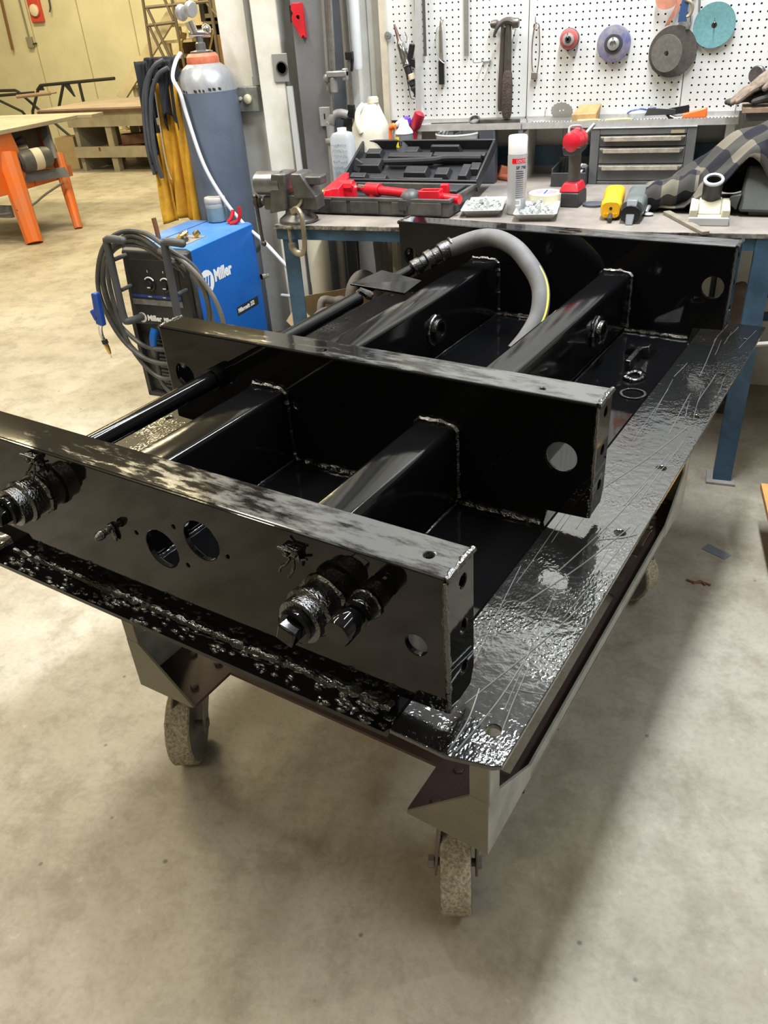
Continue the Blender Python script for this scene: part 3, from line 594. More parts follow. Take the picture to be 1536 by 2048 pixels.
# red tools lying in the case
M_rt = mat('red_tool_paint', (.72,.012,.03), .32, var=.2, scale=12, col2=(.52,.01,.02))
zc = ZB+.040
T = E('hydraulic_ram', 'long red hydraulic ram tube with silver collar lying across the black case', 'ram', (-.82, 2.27, zc+.022))
d0, d1 = Vector((-.17,.055,.006)), Vector((.235,-.075,-.004))
B().cyl(d0, d1, .0165, n=18).out('tube', M_rt, T)
B().cyl(d0-Vector((.012,-.004,0)), d0+Vector((.05,-.016,0)), .024, n=18).out('ram_head', M_rt, T, bevel=.002)
B().cyl(d0-Vector((.05,-.016,0)), d0-Vector((.012,-.004,0)), .017, n=18).out('collar', M_chrome, T)
B().cyl(d0+Vector((.02,-.007,-.006)), d0+Vector((.02,-.007,-.04)), .02, n=14).out('port', M_rt, T)
T = tag(recenter(B().cbox((-1.072,2.285,zc+.028), (.075,.045,.055), (0,0,.1)).cyl((-1.10,2.285,zc+.045),(-1.04,2.285,zc+.045),.026,n=10).out('coupler', M_rt, bevel=.004)), 'red notched coupler block left of the silver collar in the black case', 'coupler')
T = E('spreader_wedge', 'red toothed spreader wedge with yellow ring at the left end of the case', 'spreader', (-1.13, 2.27, zc))
B().hexa([(-.045,-.05,.0),(.045,-.03,.0),(.04,.07,.0),(.0,.07,.0),(-.035,-.04,.035),(.04,-.02,.05),(.045,.09,.085),(.02,.09,.085)]).out('jaw', M_rt, T, bevel=.003)
B().hexa([(.02,-.06,.0),(.055,-.05,.0),(.06,.05,.0),(.03,.05,.0),(.025,-.05,.05),(.05,-.045,.05),(.06,.05,.08),(.035,.05,.08)]).out('jaw', M_rt, T, bevel=.003)
B().cyl((-.035,-.055,.02), (.005,-.06,.022), .022, n=16).out('pivot', M_rt, T)
B().lathe([(.0225,-.004),(.0245,-.004),(.0245,.004),(.0225,.004)], (-.008,-.058,.0215), (1,-.1,.05), 20).out('ring', mat('yellow_band', (.85,.55,.02), .4), T)
tag(recenter(B().lathe([(.04,0),(.042,.01),(.040,.028),(.03,.045),(.014,.053),(0,.055)], (-.775,2.195,zc), (0,0,1), 24).out('rubber_dome', mat('grey_black_rubber', (.05,.052,.056), .45))), 'dark rubber dome head lying in front of the red ram', 'rubber head')
b = B()
for a in ((-.04,.04,-.006,.0,.0,.05),(-.04,-.033,-.05,-.006,.0,.05),(.033,.04,-.05,-.006,.0,.05),(-.04,.04,-.056,-.05,.0,.05)): b.box(a[0]-.70,a[1]-.70,a[2]+2.235,a[3]+2.235,zc+a[4]+.0,zc+a[5])
tag(recenter(b.cbox((-.66,2.26,zc+.035),(.03,.03,.05)).out('base_bracket', M_rt, bevel=.003)), 'red square open bracket at the right end of the black case', 'bracket')
# --- jug, bottle and rubbish behind the case
J = E('plastic_jug', 'large cream plastic jug with moulded handle behind the open case', 'jug', (-1.155, 2.80, ZB))
M_jug = mat('jug_cream', (.78,.74,.62), .45, var=.12, scale=7)
rings = []
for z, hx, hy in ((0,.066,.058),(.008,.073,.066),(.21,.074,.067),(.24,.072,.064),(.29,.05,.05),(.325,.036,.036)):
    rings.append([(hx*abs(math.cos(a))**.45*(1 if math.cos(a)>=0 else -1), hy*abs(math.sin(a))**.45*(1 if math.sin(a)>=0 else -1), z) for a in [2*PI*i/28 for i in range(28)]])
B().loft(rings).out('body', M_jug, J)
B().cyl((.02,0,.322), (.02,0,.352), .021, n=18).out('neck', M_jug, J)
B().lathe([(.0245,.33),(.0245,.346),(0,.347)], (.02,0,0), (0,0,1), 18).out('cap', mat('cap_cream', (.70,.66,.55), .5), J)
B().tube([(-.015,-.03,.325),(-.03,-.058,.30),(-.03,-.070,.255),(-.02,-.066,.22)], .012, 10, 4).out('handle', M_jug, J)
BT = E('liquid_bottle', 'clear hand-labelled plastic bottle with blue liquid left of the case', 'bottle', (-1.228, 2.65, ZB))
M_clr = mat('hazy_plastic', (.75,.80,.83), .25, trans=.55, spec=.5)
rr = lambda z, hx, hy: [(hx*abs(math.cos(a))**.5*(1 if math.cos(a)>=0 else -1), hy*abs(math.sin(a))**.5*(1 if math.sin(a)>=0 else -1), z) for a in [2*PI*i/20 for i in range(20)]]
B().loft([rr(0,.046,.036),rr(.006,.05,.04),rr(.215,.05,.04),rr(.232,.04,.032),rr(.238,.02,.02)]).out('body', M_clr, BT)
B().loft([rr(.004,.047,.037),rr(.10,.047,.037)]).out('liquid', mat('blue_liquid', (.12,.36,.62), .2, trans=.3), BT)
B().cyl((0,0,.238),(0,0,.252),.02,n=16).out('cap', M_white, BT)
b = B(); q = random.Random(3)
for k in range(6):
    z = .19-k*.022; x = -.036
    while x < .034:
        b.tube([(x+.003*i, -.0412, z+q.uniform(-.006,.006)) for i in range(4)], .0007, 4); x += .012
stuff(b.out('handwriting', mat('marker_blue', (.05,.12,.25), .5), BT))
tag(recenter(B().hexa([(-1.17,2.60,.98),(-1.14,2.60,.97),(-1.14,2.615,.97),(-1.17,2.615,.98),(-1.155,2.60,1.03),(-1.125,2.60,1.01),(-1.125,2.615,1.01),(-1.155,2.615,1.03)]).box(-1.16,-1.14,2.603,2.612,ZB,.985).out('case_handle', M_dgrey, bevel=.002)), 'dark grey flap standing between the clear bottle and the case lid', 'flap')
SP = E('spray_tin', 'grey aerosol tin with a yellow label behind the case lid', 'spray can', (-.985, 2.76, ZB))
B().lathe([(.038,0),(.039,.002),(.039,.20),(.037,.205),(.037,.21),(.024,.235),(.012,.24),(0,.24)], (0,0,0), (0,0,1), 24).out('can', mat('tin_grey', (.16,.17,.19), .3, metal=.3), SP)
B().lathe([(.0385,.212),(.035,.222),(.022,.238),(.016,.262),(0,.264)], (0,0,0), (0,0,1), 20).out('nozzle_cap', M_white, SP)
b = B().grid(lambda u,v: (.0396*math.sin(-1.05+u*.75), -.0396*math.cos(-1.05+u*.75), .16+v*.042), 8, 1).out('label', mat('label_yellow', (.85,.75,.02), .4), SP)
text('WET', .026, M_blk_txt, SP, (-.0372,-.0205,.168), (.88,-.62,0), (0,0,1), bold=.03)
for n_, lab, c_, o_, d_, r_ in (('glue_tube','dark red tube lying behind the grey aerosol tin', (.35,.01,.03), (-.955,2.80,1.11), (.03,0,.06), .024), ('marker_cap','orange bottle tip poking out left of the aerosol tin', (.80,.16,.03), (-1.045,2.75,1.125), (.02,.0,.008), .013), ('paste_tube','white squeeze tube leaning on the aerosol tin', (.8,.8,.8), (-1.025,2.76,1.13), (.035,0,.022), .011), ('purple_cap','purple bottle cap on top behind the aerosol tin', (.12,.05,.55), (-.985,2.795,1.125), (0,0,.03), .02)):
    d_ = Vector(d_); d2 = d_.normalized()
    o = B().lathe([(0,0),(r_*.6,0),(r_,d_.length*.3),(r_,d_.length),(r_*.5,d_.length+.008),(0,d_.length+.01)], o_, d2, 16).cyl((o_[0], o_[1], ZB), (o_[0], o_[1], o_[2]+.002), r_*.55, n=10).out(n_, mat(n_+'_colour', c_, .35))
    tag(recenter(o), lab, 'tube')
tag(recenter(B().lathe([(.078,ZB),(.082,ZB+.01),(.092,ZB+.19),(.096,ZB+.20),(.094,ZB+.205),(.088,ZB+.2),(.08,ZB+.012),(0,ZB+.01)], (-.765,2.82,0), (0,0,1), 32).out('plastic_tub', mat('tub_clear', (.78,.78,.76), .3, trans=.35))), 'clear plastic tub with a rim just above the case lid', 'tub')
tag(recenter(B().box(-.668,-.598,2.80,2.86,ZB,ZB+.218).out('charger_box', mat('navy_grey_plastic', (.06,.065,.08), .45), bevel=.006)), 'small dark slate box standing behind the case lid', 'box')
tag(recenter(B().tube([(-.60,2.90,ZB+.012),(-.56,2.87,ZB+.012),(-.52,2.85,ZB+.014)], .014, 8, 3).cbox((-.58,2.90,ZB+.03),(.04,.03,.05),(0,.3,.4)).out('pliers_grip', mat('coral_rubber', (.55,.16,.08), .5), bevel=.004)), 'coral-red gripped tool lying between the case and spray can', 'tool')
# --- tall white and silver spray can
LC = E('spray_can', 'tall silver spray can with white cap and red label', 'spray can', (-.385, 2.245, ZB))
B().lathe([(.030,0),(.0335,.004),(.0345,.008),(.0345,.198),(.033,.204),(.033,.206)], (0,0,0), (0,0,1), 32).out('can', mat('can_silver', (.50,.51,.54), .35, metal=.35), LC)
B().lathe([(.0335,.204),(.0335,.258),(.031,.2635),(.0,.264)], (0,0,0), (0,0,1), 32).out('cap', M_white, LC)
cy = lambda a, z, r=.0348: (r*math.sin(a), -r*math.cos(a), z)
B().grid(lambda u,v: cy(-.35+u*1.5, .176+v*.016), 12, 1).out('red_band', mat('label_red', (.80,.05,.09), .4), LC)
B().grid(lambda u,v: cy(-.35+u*.42, .1755+v*.0165, .0350), 5, 1).out('red_block', mat('label_bright_red', (.85,.0,.01), .4), LC)
def curved_text(s, size, m, a0, z, bold=.02):
    t = text(s, size, m, LC, (0,0,0), (1,0,0), (0,0,1), bold=bold, depth=.0003)
    for v_ in t.data.vertices:
        x, y_, zz = v_.co; a = a0+x/.035; v_.co = Vector((.0352*math.sin(a), -.0352*math.cos(a), z+zz))
curved_text('LOCTITE', .0125, M_white_txt, .10, .179)
curved_text('SF 790', .0145, mat('print_slate', (.06,.06,.08), .5), .08, .157)
b = B(); q = random.Random(5)
for k in range(13):
    z = .148-k*.0072; th = .0021 if k < 4 else .0012
    b.grid(lambda u,v: cy(.08+u*(.75+q.random()*.1), z+v*th*1.5, .0350), 6, 1)
stuff(b.out('small_print', mat('print_slate', (.06,.06,.08), .5), LC))
b = B()
for a, c_, z, h_ in ((.08,.62,.052,.004),(.08,.62,.034,.004),(.5,.62,.034,.022)): b.grid(lambda u,v: cy(a+u*(c_-a), z+v*h_, .0350), 5, 1)
b.out('white_frame_print', M_white_txt, LC)
# --- roll of tape
TR = E('tape_roll', 'fat roll of pale yellow packing tape left of the red driver', 'tape', (-.302, 2.375, ZB))
B().lathe([(.040,0),(.062,0),(.0625,.002),(.0625,.048),(.061,.050),(.040,.050)], (0,0,0), (0,0,1), 36).out('tape', mat('tape_yellow', (.78,.74,.55), .35), TR)
B().lathe([(.037,0),(.0405,0),(.0405,.0505),(.037,.0505)], (0,0,0), (0,0,1), 32).out('core', mat('core_card', (.55,.46,.34), .8), TR)
B().lathe([(.0,.0475),(.0385,.0475),(.0385,.0508),(0,.0508)], (0,0,0), (0,0,1), 32).out('label_disc', mat('label_pink', (.75,.25,.28), .5), TR)
B().box(-.009,.009,-.037,.037,.0508,.0512).out('white_stripe', M_white_txt, TR, False); B().box(-.004,.004,-.037,.037,.0512,.0515).out('blue_stripe', mat('stripe_blue', (.03,.06,.45), .5), TR, False)
# --- foil trays heaped with zinc bolts
M_foil = mat('foil_tray', (.70,.70,.69), .3, metal=.5)
M_zinc = mat('zinc_bolt', (.62,.66,.66), .3, metal=.55, var=.2, scale=60)
bolt0 = None
def tray(cx, cy, rz, sx, sy, lab, blab, grp, n, seed):
    global bolt0
    t = E('foil_tray', lab, 'tray', (cx, cy, ZB), rz)
    def rg(k, z, rr=.012): 
        P = []
        for qx, qy, a0 in ((1,1,0),(-1,1,90),(-1,-1,180),(1,-1,270)):
            for a in (0,45,90): P.append((qx*(sx*k-rr)+rr*math.cos(R(a0+a)), qy*(sy*k-rr)+rr*math.sin(R(a0+a)), z))
        return P
    B().loft([rg(.80,0), rg(1.0,.024), rg(1.06,.025), rg(1.06,.0265), rg(.99,.0255), rg(.79,.002)]).out('pan', M_foil, t)
    q = random.Random(seed)
    for k in range(n):
        if bolt0 is None:
            bolt0 = B().cyl((-.018,0,0), (.014,0,0), .0042, n=8).cyl((.014,0,0), (.0205,0,0), .0078, n=6).out('zinc_bolt', M_zinc, sharp=30); o = bolt0
        else:
            o = bolt0.copy(); COL.objects.link(o)
        rad = math.sqrt(q.random()); a = q.uniform(0, 2*PI)
        lx, ly = rad*math.cos(a)*sx*.72, rad*math.sin(a)*sy*.72
        h = .010+.026*(1-rad)*(k/n)+.004*q.random()+.006*(k/n)
        c_, s_ = math.cos(rz), math.sin(rz)
        o.location = (cx+lx*c_-ly*s_, cy+lx*s_+ly*c_, ZB+h)
        o.rotation_euler = (q.uniform(0,3), q.uniform(-.55,.35), q.uniform(0, 2*PI))
        tag(o, blab, 'bolt', grp)
tray(-.515, 2.285, R(8), .072, .115, 'foil tray of long zinc bolts nearest the black case', 'bright zinc bolt in the foil tray nearest the black case', 'bolts in the left foil tray', 46, 11)
tray(-.305, 2.225, R(6), .072, .105, 'foil tray of short zinc bolts in front of the tape roll', 'bright zinc bolt in the foil tray before the tape roll', 'bolts in the right foil tray', 46, 12)
# --- red cordless driver standing on its battery
D = E('impact_driver', 'red and black cordless impact driver standing on its battery', 'driver', (-.208, 2.405, ZB), R(-8))
M_dr = mat('driver_red', (.60,.012,.03), .33, var=.15, scale=30); M_db = mat('driver_black', (.03,.03,.032), .5)
B().hexa([(-.04,-.055,0),(.04,-.055,0),(.04,.06,0),(-.04,.06,0),(-.038,-.052,.052),(.038,-.052,.052),(.038,.056,.052),(-.038,.056,.052)]).out('battery', M_db, D, bevel=.006)
B().hexa([(-.038,-.052,.052),(.038,-.052,.052),(.038,.056,.052),(-.038,.056,.052),(-.026,-.035,.082),(.026,-.035,.082),(.026,.045,.082),(-.026,.045,.082)]).out('battery_shoe', M_dr, D, bevel=.005)
B().loft([[(.022*math.cos(a)+0, cyy+.026*math.sin(a), z) for a in [2*PI*i/14 for i in range(14)]] for z, cyy in ((.08,.008),(.12,.010),(.16,.006),(.195,.0))]).out('handle', mat('driver_grip', (.065,.066,.066), .55, bump=.15, bscale=150), D)
B().lathe([(.020,-.060),(.033,-.052),(.036,-.03),(.035,.0)], (0,0,.222), (0,1,0), 20, ).out('motor_cap', M_dr, D)
B().lathe([(.036,0),(.037,.03),(.030,.055),(.022,.075),(.012,.08),(0,.08)], (0,0,.222), (0,1,0), 20).out('gear_case', M_dr, D)
B().hexa([(-.028,-.05,.175),(.028,-.05,.175),(.026,.05,.185),(-.026,.05,.185),(-.035,-.055,.207),(.035,-.055,.207),(.034,.06,.207),(-.034,.06,.207)]).out('chin', M_db, D, bevel=.006)
B().tube([(-.018,-.03,.25),(-.016,-.02,.268),(.016,-.005,.268),(.018,.0,.25)], .0045, 8, 4).out('hang_hook', M_lgrey, D)
B().cyl((.02,.05,.235),(.04,.085,.262),.007,n=10).out('bit', M_steel, D)
B().cbox((0,-.058,.226),(.030,.002,.009)).out('badge', M_white_txt, D)
# --- black drawer tray behind it
t = E('parts_bin', 'black open plastic parts bin between the driver and drawer chest', 'bin', (-.275, 2.83, ZB))
b = B().box(-.07,.07,-.10,.10,0,.004)
for a in ((-.07,.07,-.10,-.094,.004,.055),(-.07,.07,.094,.10,.004,.085),(-.07,-.064,-.094,.094,.004,.07),(.064,.07,-.094,.094,.004,.07)): b.box(*a)
b.out('bin_shell', M_dgrey, t, bevel=.002)
tag(recenter(B().tube([(-.27,2.74,ZB+.03),(-.23,2.80,ZB+.075)], .006, 8).tube([(-.255,2.75,ZB+.02),(-.215,2.81,ZB+.07)], .006, 8).cbox((-.225,2.80,ZB+.07),(.02,.03,.012),(0,0,.4)).out('pliers', M_lgrey)), 'light grey pliers lying in the black parts bin', 'pliers')
# --- three-drawer chest
CH = E('drawer_chest', 'dark grey three-drawer tool chest standing on the bench back', 'tool chest', (-.003, 2.915, ZB))
M_ch = mat('chest_grey', (.12,.125,.13), .42, var=.25, scale=8)
b = B().box(-.20,-.165,-.125,.13,0,.207).box(.165,.20,-.125,.13,0,.207).box(-.165,.165,.12,.13,0,.207).box(-.165,.165,-.125,.12,.185,.207).box(-.165,.165,-.125,.12,0,.012).box(-.165,.165,-.118,.12,.012,.03)
b.out('cabinet', M_ch, CH, bevel=.003)
B().box(-.20,.20,-.128,.13,.207,.212).out('lid', mat('chest_top', (.30,.31,.32), .45, var=.3), CH, bevel=.002)
B().box(.105,.155,-.1275,-.125,.188,.199).out('name_plate', mat('plate_tan', (.30,.26,.16), .5), CH, False)
M_pull = mat('drawer_pull_dusty', (.46,.42,.35), .45, metal=.3, var=.35, scale=40)
for z0_, z1_ in ((.142,.182),(.078,.139),(.014,.075)):
    d = B().box(-.164,.164,-.122,.10,z0_,z1_).out('drawer', M_ch, CH, bevel=.002)
    zt3 = z1_-.003
    B().hexa([(-.150,-.124,zt3-.016),(.150,-.124,zt3-.016),(.150,-.122,zt3-.016),(-.150,-.122,zt3-.016),(-.160,-.142,zt3-.001),(.160,-.142,zt3-.001),(.160,-.122,zt3),(-.160,-.122,zt3)]).box(-.146,.146,-.143,-.140,zt3-.016,zt3).out('drawer_pull', M_pull, d, bevel=.001)
# things lying on the chest
zc2 = ZB+.212
b = B(); q = random.Random(8)
b.grid(lambda u,v: (-.183+u*.092, 2.80+v*.07, zc2+.003+.012*abs(math.sin(u*9+v*4))*(1-abs(u-.5))+(-.014 if v == 0 else 0)), 14, 6)
tag(recenter(b.out('paper_towel', mat('towel_white', (.80,.78,.70), .9))), 'crumpled cream paper towel on the chest\'s left front corner', 'paper towel')
b = B()
for k in range(26): b.cbox((q.uniform(-.09,-.045), q.uniform(2.83,2.95), zc2+.005+q.random()*.022), (.016,.006,.005), (q.uniform(0,3),q.uniform(0,3),q.uniform(0,3)))
tag(recenter(stuff(b.out('metal_scraps', mat('scrap_metal', (.42,.41,.40), .3, metal=.7)))), 'heap of small metal scraps on top of the drawer chest', 'scraps')
GL = E('safety_glasses', 'clear wraparound safety glasses with blue parts on the drawer chest', 'safety glasses', (-.01, 2.90, zc2), R(25))
M_lens = mat('clear_lens', (.85,.90,.92), .05, trans=.8)
for k in (-1, 1): B().grid(lambda u,v: (k*.035+.030*math.cos(PI*(1-u)), -.02-.012*math.sin(PI*u), .01+v*.045-.01*abs(u-.5)), 10, 4).out('lens', M_lens, GL)
B().tube([(-.065,-.018,.05),(-.03,-.03,.056),(0,-.026,.05),(.03,-.03,.056),(.065,-.018,.05)], .0035, 6, 4).tube([(.065,-.018,.05),(.068,.04,.03),(.06,.09,.01)], .003, 6, 3).tube([(-.065,-.018,.05),(-.068,.04,.03),(-.06,.09,.01)], .003, 6, 3).out('glasses_frame', mat('frame_blue', (.05,.09,.35), .3), GL)
tag(recenter(B().grid(lambda u,v: (.03+u*.15-.02*v, 2.86+v*.12, zc2+.002+.008*math.sin(u*7+v*5)**2), 16, 8).out('plastic_bag', mat('bag_teal_clear', (.50,.62,.60), .2, trans=.35))), 'flat clear greenish plastic bag on the chest top', 'plastic bag')
# --- yellow and grey cable strippers / oscillating tools lying on the bench
def wand(name, lab, x, y, rz, m1, grey):
    t = E(name, lab, 'power tool', (x, y, ZB), rz)
    prof_ = ((-.135,.030,.026,.034),(-.11,.036,.030,.036),(-.06,.033,.029,.036),(0,.033,.029,.036),(.07,.037,.032,.038),(.125,.036,.031,.037),(.135,.028,.024,.035)) if not grey else ((-.13,.036,.030,.036),(-.06,.037,.031,.037),(.02,.039,.032,.038),(.10,.041,.034,.040),(.128,.040,.033,.039),(.135,.034,.028,.037))
    B().loft([[(hx*abs(math.cos(a))**.6*(1 if math.cos(a)>=0 else -1), yy, cz+hz_*abs(math.sin(a))**.6*(1 if math.sin(a)>=0 else -1)) for a in [2*PI*i/20 for i in range(20)]] for yy, hx, hz_, cz in prof_]).out('body', m1, t)
    if grey:
        B().loft([[(.034*math.cos(a), yy, .03+.028*math.sin(a)) for a in [2*PI*i/16 for i in range(16)]] for yy in (-.165,-.128)]).out('nose', M_black, t)
        B().hexa([(-.012,-.185,.0),(.012,-.185,.0),(.012,-.175,.0),(-.012,-.175,.0),(-.018,-.14,.072),(.018,-.14,.072),(.018,-.12,.072),(-.018,-.12,.072)]).out('nose_fin', M_grey, t, bevel=.003)
    else:
        B().cyl((0,-.1363,.04),(0,-.134,.04),.005,n=12).out('screw_hole', M_black, t)
        B().cyl((0,-.132,.018),(0,-.175,.010),.008,n=12).out('cord_stub', M_dgrey, t)
        b_ = B()
        for k in range(5): b_.cbox((-.02+k*.01,-.137,.018),(.006,.005,.012),(0,0,.3))
        b_.out('wrap_edges', m1, t)
    return t
wand('die_grinder_yellow', 'yellow plastic tool body lying beside its grey twin', -.047, 2.29, R(3), mat('tool_yellow', (.85,.45,.01), .38, var=.12, scale=20), False)
wand('die_grinder_grey', 'worn grey-green tool body lying beside the yellow one', .035, 2.275, R(-2), mat('tool_greygreen', (.13,.15,.15), .4, var=.4, scale=12, col2=(.085,.095,.095)), True)
tag(recenter(B().lathe([(.0,ZB),(.04,ZB),(.041,ZB+.008),(.03,ZB+.01),(0,ZB+.009)], (-.125,2.39,0), (0,0,1), 28).out('sanding_disc', mat('disc_slate', (.07,.08,.10), .4))), 'flat slate-blue disc on the bench left of the yellow tool', 'disc')
tag(recenter(B().tube([(.07,2.24,ZB+.009),(.075,2.26,ZB+.02),(.085,2.30,ZB+.03)], .008, 8, 3).ball((.08,2.235,ZB+.006), (.02,.015,.006), 10, 6).out('spring_clip', M_lgrey)), 'small shiny metal clip beside the grey tool and plaid shirt', 'clip')
M_slat = mat('worn_slat', (.24,.205,.165), .6, var=.3, scale=20)
tag(recenter(B().hexa([(.128,2.255,ZB),(.150,2.27,ZB),(.285,1.985,ZB),(.262,1.975,ZB),(.128,2.255,ZB+.012),(.150,2.27,ZB+.012),(.285,1.985,ZB+.012),(.262,1.975,ZB+.012)]).out('wooden_stick', M_slat, bevel=.002)), 'brown wooden slat lying aslant between the tools and cream fixture', 'slat')
# --- cream fixture with a black pipe socket
FX = E('pipe_fixture', 'cream plastic base holding an upright black pipe socket', 'fixture', (.277, 2.23, ZB))
M_fx = mat('fixture_cream', (.58,.55,.42), .5, var=.25, scale=12)
B().box(-.062,.062,-.13,.09,0,.016).box(-.062,-.036,-.125,.06,.016,.05).box(.036,.062,-.125,.06,.016,.05).hexa([(-.036,-.04,.016),(.036,-.04,.016),(.036,.05,.016),(-.036,.05,.016),(-.036,.0,.055),(.036,.0,.055),(.036,.05,.055),(-.036,.05,.055)]).out('base', M_fx, FX, bevel=.004)
B().box(-.0625,.0625,-.1315,-.12,0,.026).out('grey_foot', mat('foot_grey', (.42,.43,.43), .5), FX, bevel=.003)
ax_ = (0.0,-.42,1)
B().lathe([(.030,0),(.031,.07),(.0,.07)][0:2]+[(.031,.095),(.024,.095),(.024,.05),(0,.05)], (0,.035,.03), ax_, 28).out('socket', mat('socket_black', (.02,.02,.021), .5), FX)
B().lathe([(.0235,.094),(.032,.092),(.033,.098),(.030,.102),(.0235,.100)], (0,.035,.03), ax_, 28).out('rim_ring', mat('rim_lilac', (.50,.51,.58), .4), FX)
# --- machine under the plaid shirt
MC = E('grinder_housing', 'dark grey flat-sided machine housing under the plaid shirt', 'machine', (.46, 2.40, ZB))
M_mc = mat('machine_grey', (.055,.06,.058), .45, var=.3, scale=9)
B().hexa([(-.095,-.17,.015),(.16,-.19,.015),(.16,.2,.015),(-.08,.2,.015),(-.085,-.10,.150),(.16,-.11,.155),(.16,.15,.20),(-.05,.15,.17)]).out('housing', M_mc, MC, bevel=.012)
B().box(-.06,.14,-.15,.17,0,.018).out('machine_foot', M_black, MC, bevel=.003)
B().hexa([(-.125,-.145,.035),(-.10,-.16,.02),(-.09,-.11,.02),(-.115,-.10,.04),(-.125,-.145,.06),(-.09,-.155,.07),(-.085,-.11,.07),(-.115,-.10,.06)]).out('lug', M_mc, MC, bevel=.003)
def plaid():
    m = bpy.data.materials.new('plaid_flannel'); m.use_nodes = True; N, L = nt(m); b = N['Principled BSDF']; b.inputs['Roughness'].default_value = .95; b.inputs['Specular IOR Level'].default_value = .1
    uv = N.new('ShaderNodeUVMap'); sp = N.new('ShaderNodeSeparateXYZ'); L.new(uv.outputs['UV'], sp.inputs[0])
    def stripe(o):
        a = N.new('ShaderNodeMath'); a.operation = 'FRACT'; L.new(o, a.inputs[0])
        c_ = N.new('ShaderNodeMapRange'); c_.inputs['From Min'].default_value = .49; c_.inputs['From Max'].default_value = .51; L.new(a.outputs[0], c_.inputs['Value']); return c_.outputs['Result']
    a = N.new('ShaderNodeMath'); a.operation = 'ADD'; L.new(stripe(sp.outputs['X']), a.inputs[0]); L.new(stripe(sp.outputs['Y']), a.inputs[1])
    h = N.new('ShaderNodeMath'); h.operation = 'MULTIPLY'; h.inputs[1].default_value = .5; L.new(a.outputs[0], h.inputs[0])
    r = N.new('ShaderNodeValToRGB'); r.color_ramp.interpolation = 'CONSTANT'; e = r.color_ramp.elements
    e[0].color = (.022,.022,.028,1); e[1].position = .75; e[1].color = (.16,.145,.115,1); q_ = e.new(.25); q_.color = (.058,.056,.052,1)
    L.new(h.outputs[0], r.inputs['Fac']); L.new(r.outputs['Color'], b.inputs['Base Color']); return m
M_plaid = plaid()
def lerp(P, t):
    for (a, p), (b_, q_) in zip(P, P[1:]):
        if t <= b_: return p+(q_-p)*max(0, (t-a)/(b_-a))
    return P[-1][1]
RIDGE = [(.03,.925),(.054,.945),(.138,.976),(.172,1.004),(.227,1.050),(.295,1.090),(.346,1.119),(.386,1.144),(.421,1.170),(.5,1.185),(.62,1.17),(.8,1.08)]
HEM = [(.03,.905),(.061,.912),(.085,.897),(.193,.904),(.23,.939),(.269,.970),(.31,1.012),(.357,1.058),(.377,1.068),(.412,1.045),(.442,1.005),(.5,.93),(.8,.90)]
def drape(u, v):
    x = .045+.68*u; t = v*2-1
    rz_, hz_ = lerp(RIDGE, x), lerp(HEM, x)
    yr = 2.50-.06*math.sin(PI*min(1, u))
    wv = .011*math.sin(14*u+4*v)+.008*math.sin(27*u-8*v+1)+.005*math.sin(33*v+11*u)
    if t < 0: k = -t; z = rz_+(hz_-rz_)*k**1.35; y = yr-.19*k**.85-.02*math.sin(PI*k)
    else: z = rz_+(max(ZB+.02, rz_-.28)-rz_)*t**1.6; y = yr+.16*t**.8
    e = min(1, u/.12)
    return (x+.012*math.sin(6*v), y-wv*.6, max(ZB+.006, z+wv*e))
o = B().grid(drape, 60, 36, uv=lambda u,v: (u*5.6+v*1.3, v*3.4-u*2.2)).out('plaid_shirt', M_plaid)
md = o.modifiers.new('thick', 'SOLIDIFY'); md.thickness = .004; md.offset = -1
tag(recenter(o), 'black, grey and beige plaid flannel shirt draped over the machine', 'shirt')
# rolled sleeve end lying towards the tools
o = B().grid(lambda u,v: (.06+u*.17, 2.30-.055*math.cos(2*PI*v)*(.75+.25*u)+.05*u, ZB+.045+.03*u-.042*math.sin(2*PI*v)*(1+.35*u)+.006*math.sin(19*u+6*v)), 24, 20, uv=lambda u,v: (u*1.6, v*3)).out('shirt_sleeve', M_plaid)
ps = bpy.data.objects['plaid_shirt']; o.data.transform(Matrix.Translation(-ps.location)); o.parent = ps
# ================================================================== THINGS ON THE PEGBOARD (front face at y = 2.883)
YP = 2.883
M_wire = mat('hook_wire', (.5,.5,.5), .3, metal=.8)
def hook(parent, x, z, d=.06, up=.012):      # a pegboard hook as part of what hangs on it, in the thing's local axes
    return B().tube([(x, 0, z), (x, -d, z), (x, -d-.004, z+up)], .0022, 6, 2).out('peg_hook', M_wire, parent)
# air die grinder with its fittings
T = E('air_grinder', 'chrome and black air tool hanging aslant at the pegboard\'s left end', 'air tool', (-.985, YP, 1.235))
dirv = Vector((.085,0,-.27)).normalized(); P0 = Vector((-.055,-.03,.265))
def along(t, off=0): return P0+dirv*t+Vector((off,0,0))
B().lathe([(.002,0),(.004,.0),(.008,.04),(.009,.06),(.013,.068)], P0, dirv, 12).out('burr_nose', mat('nose_bronze', (.22,.15,.12), .4, metal=.7), T)
B().lathe([(.014,.068),(.018,.075),(.019,.12),(.018,.15),(.020,.155),(.019,.16)], P0, dirv, 18).out('body', M_chrome, T)
B().lathe([(.016,.158),(.014,.20),(.011,.215),(.015,.218),(.015,.235),(.011,.24),(.014,.245),(.014,.252),(.008,.262),(.006,.29),(.005,.315)], P0, dirv, 14).out('grip', M_rub, T)
B().lathe([(.012,.19),(.015,.192),(.015,.212),(.012,.214)], P0+Vector((.008,-.004,0)), dirv, 12).out('collar', mat('collar_cream', (.6,.55,.40), .5), T)
B().cbox(along(.115,.032), (.022,.02,.075), (0,.25,0)).cbox(along(.15,.036), (.03,.02,.03), (0,.4,0)).out('trigger', M_black, T, bevel=.003)
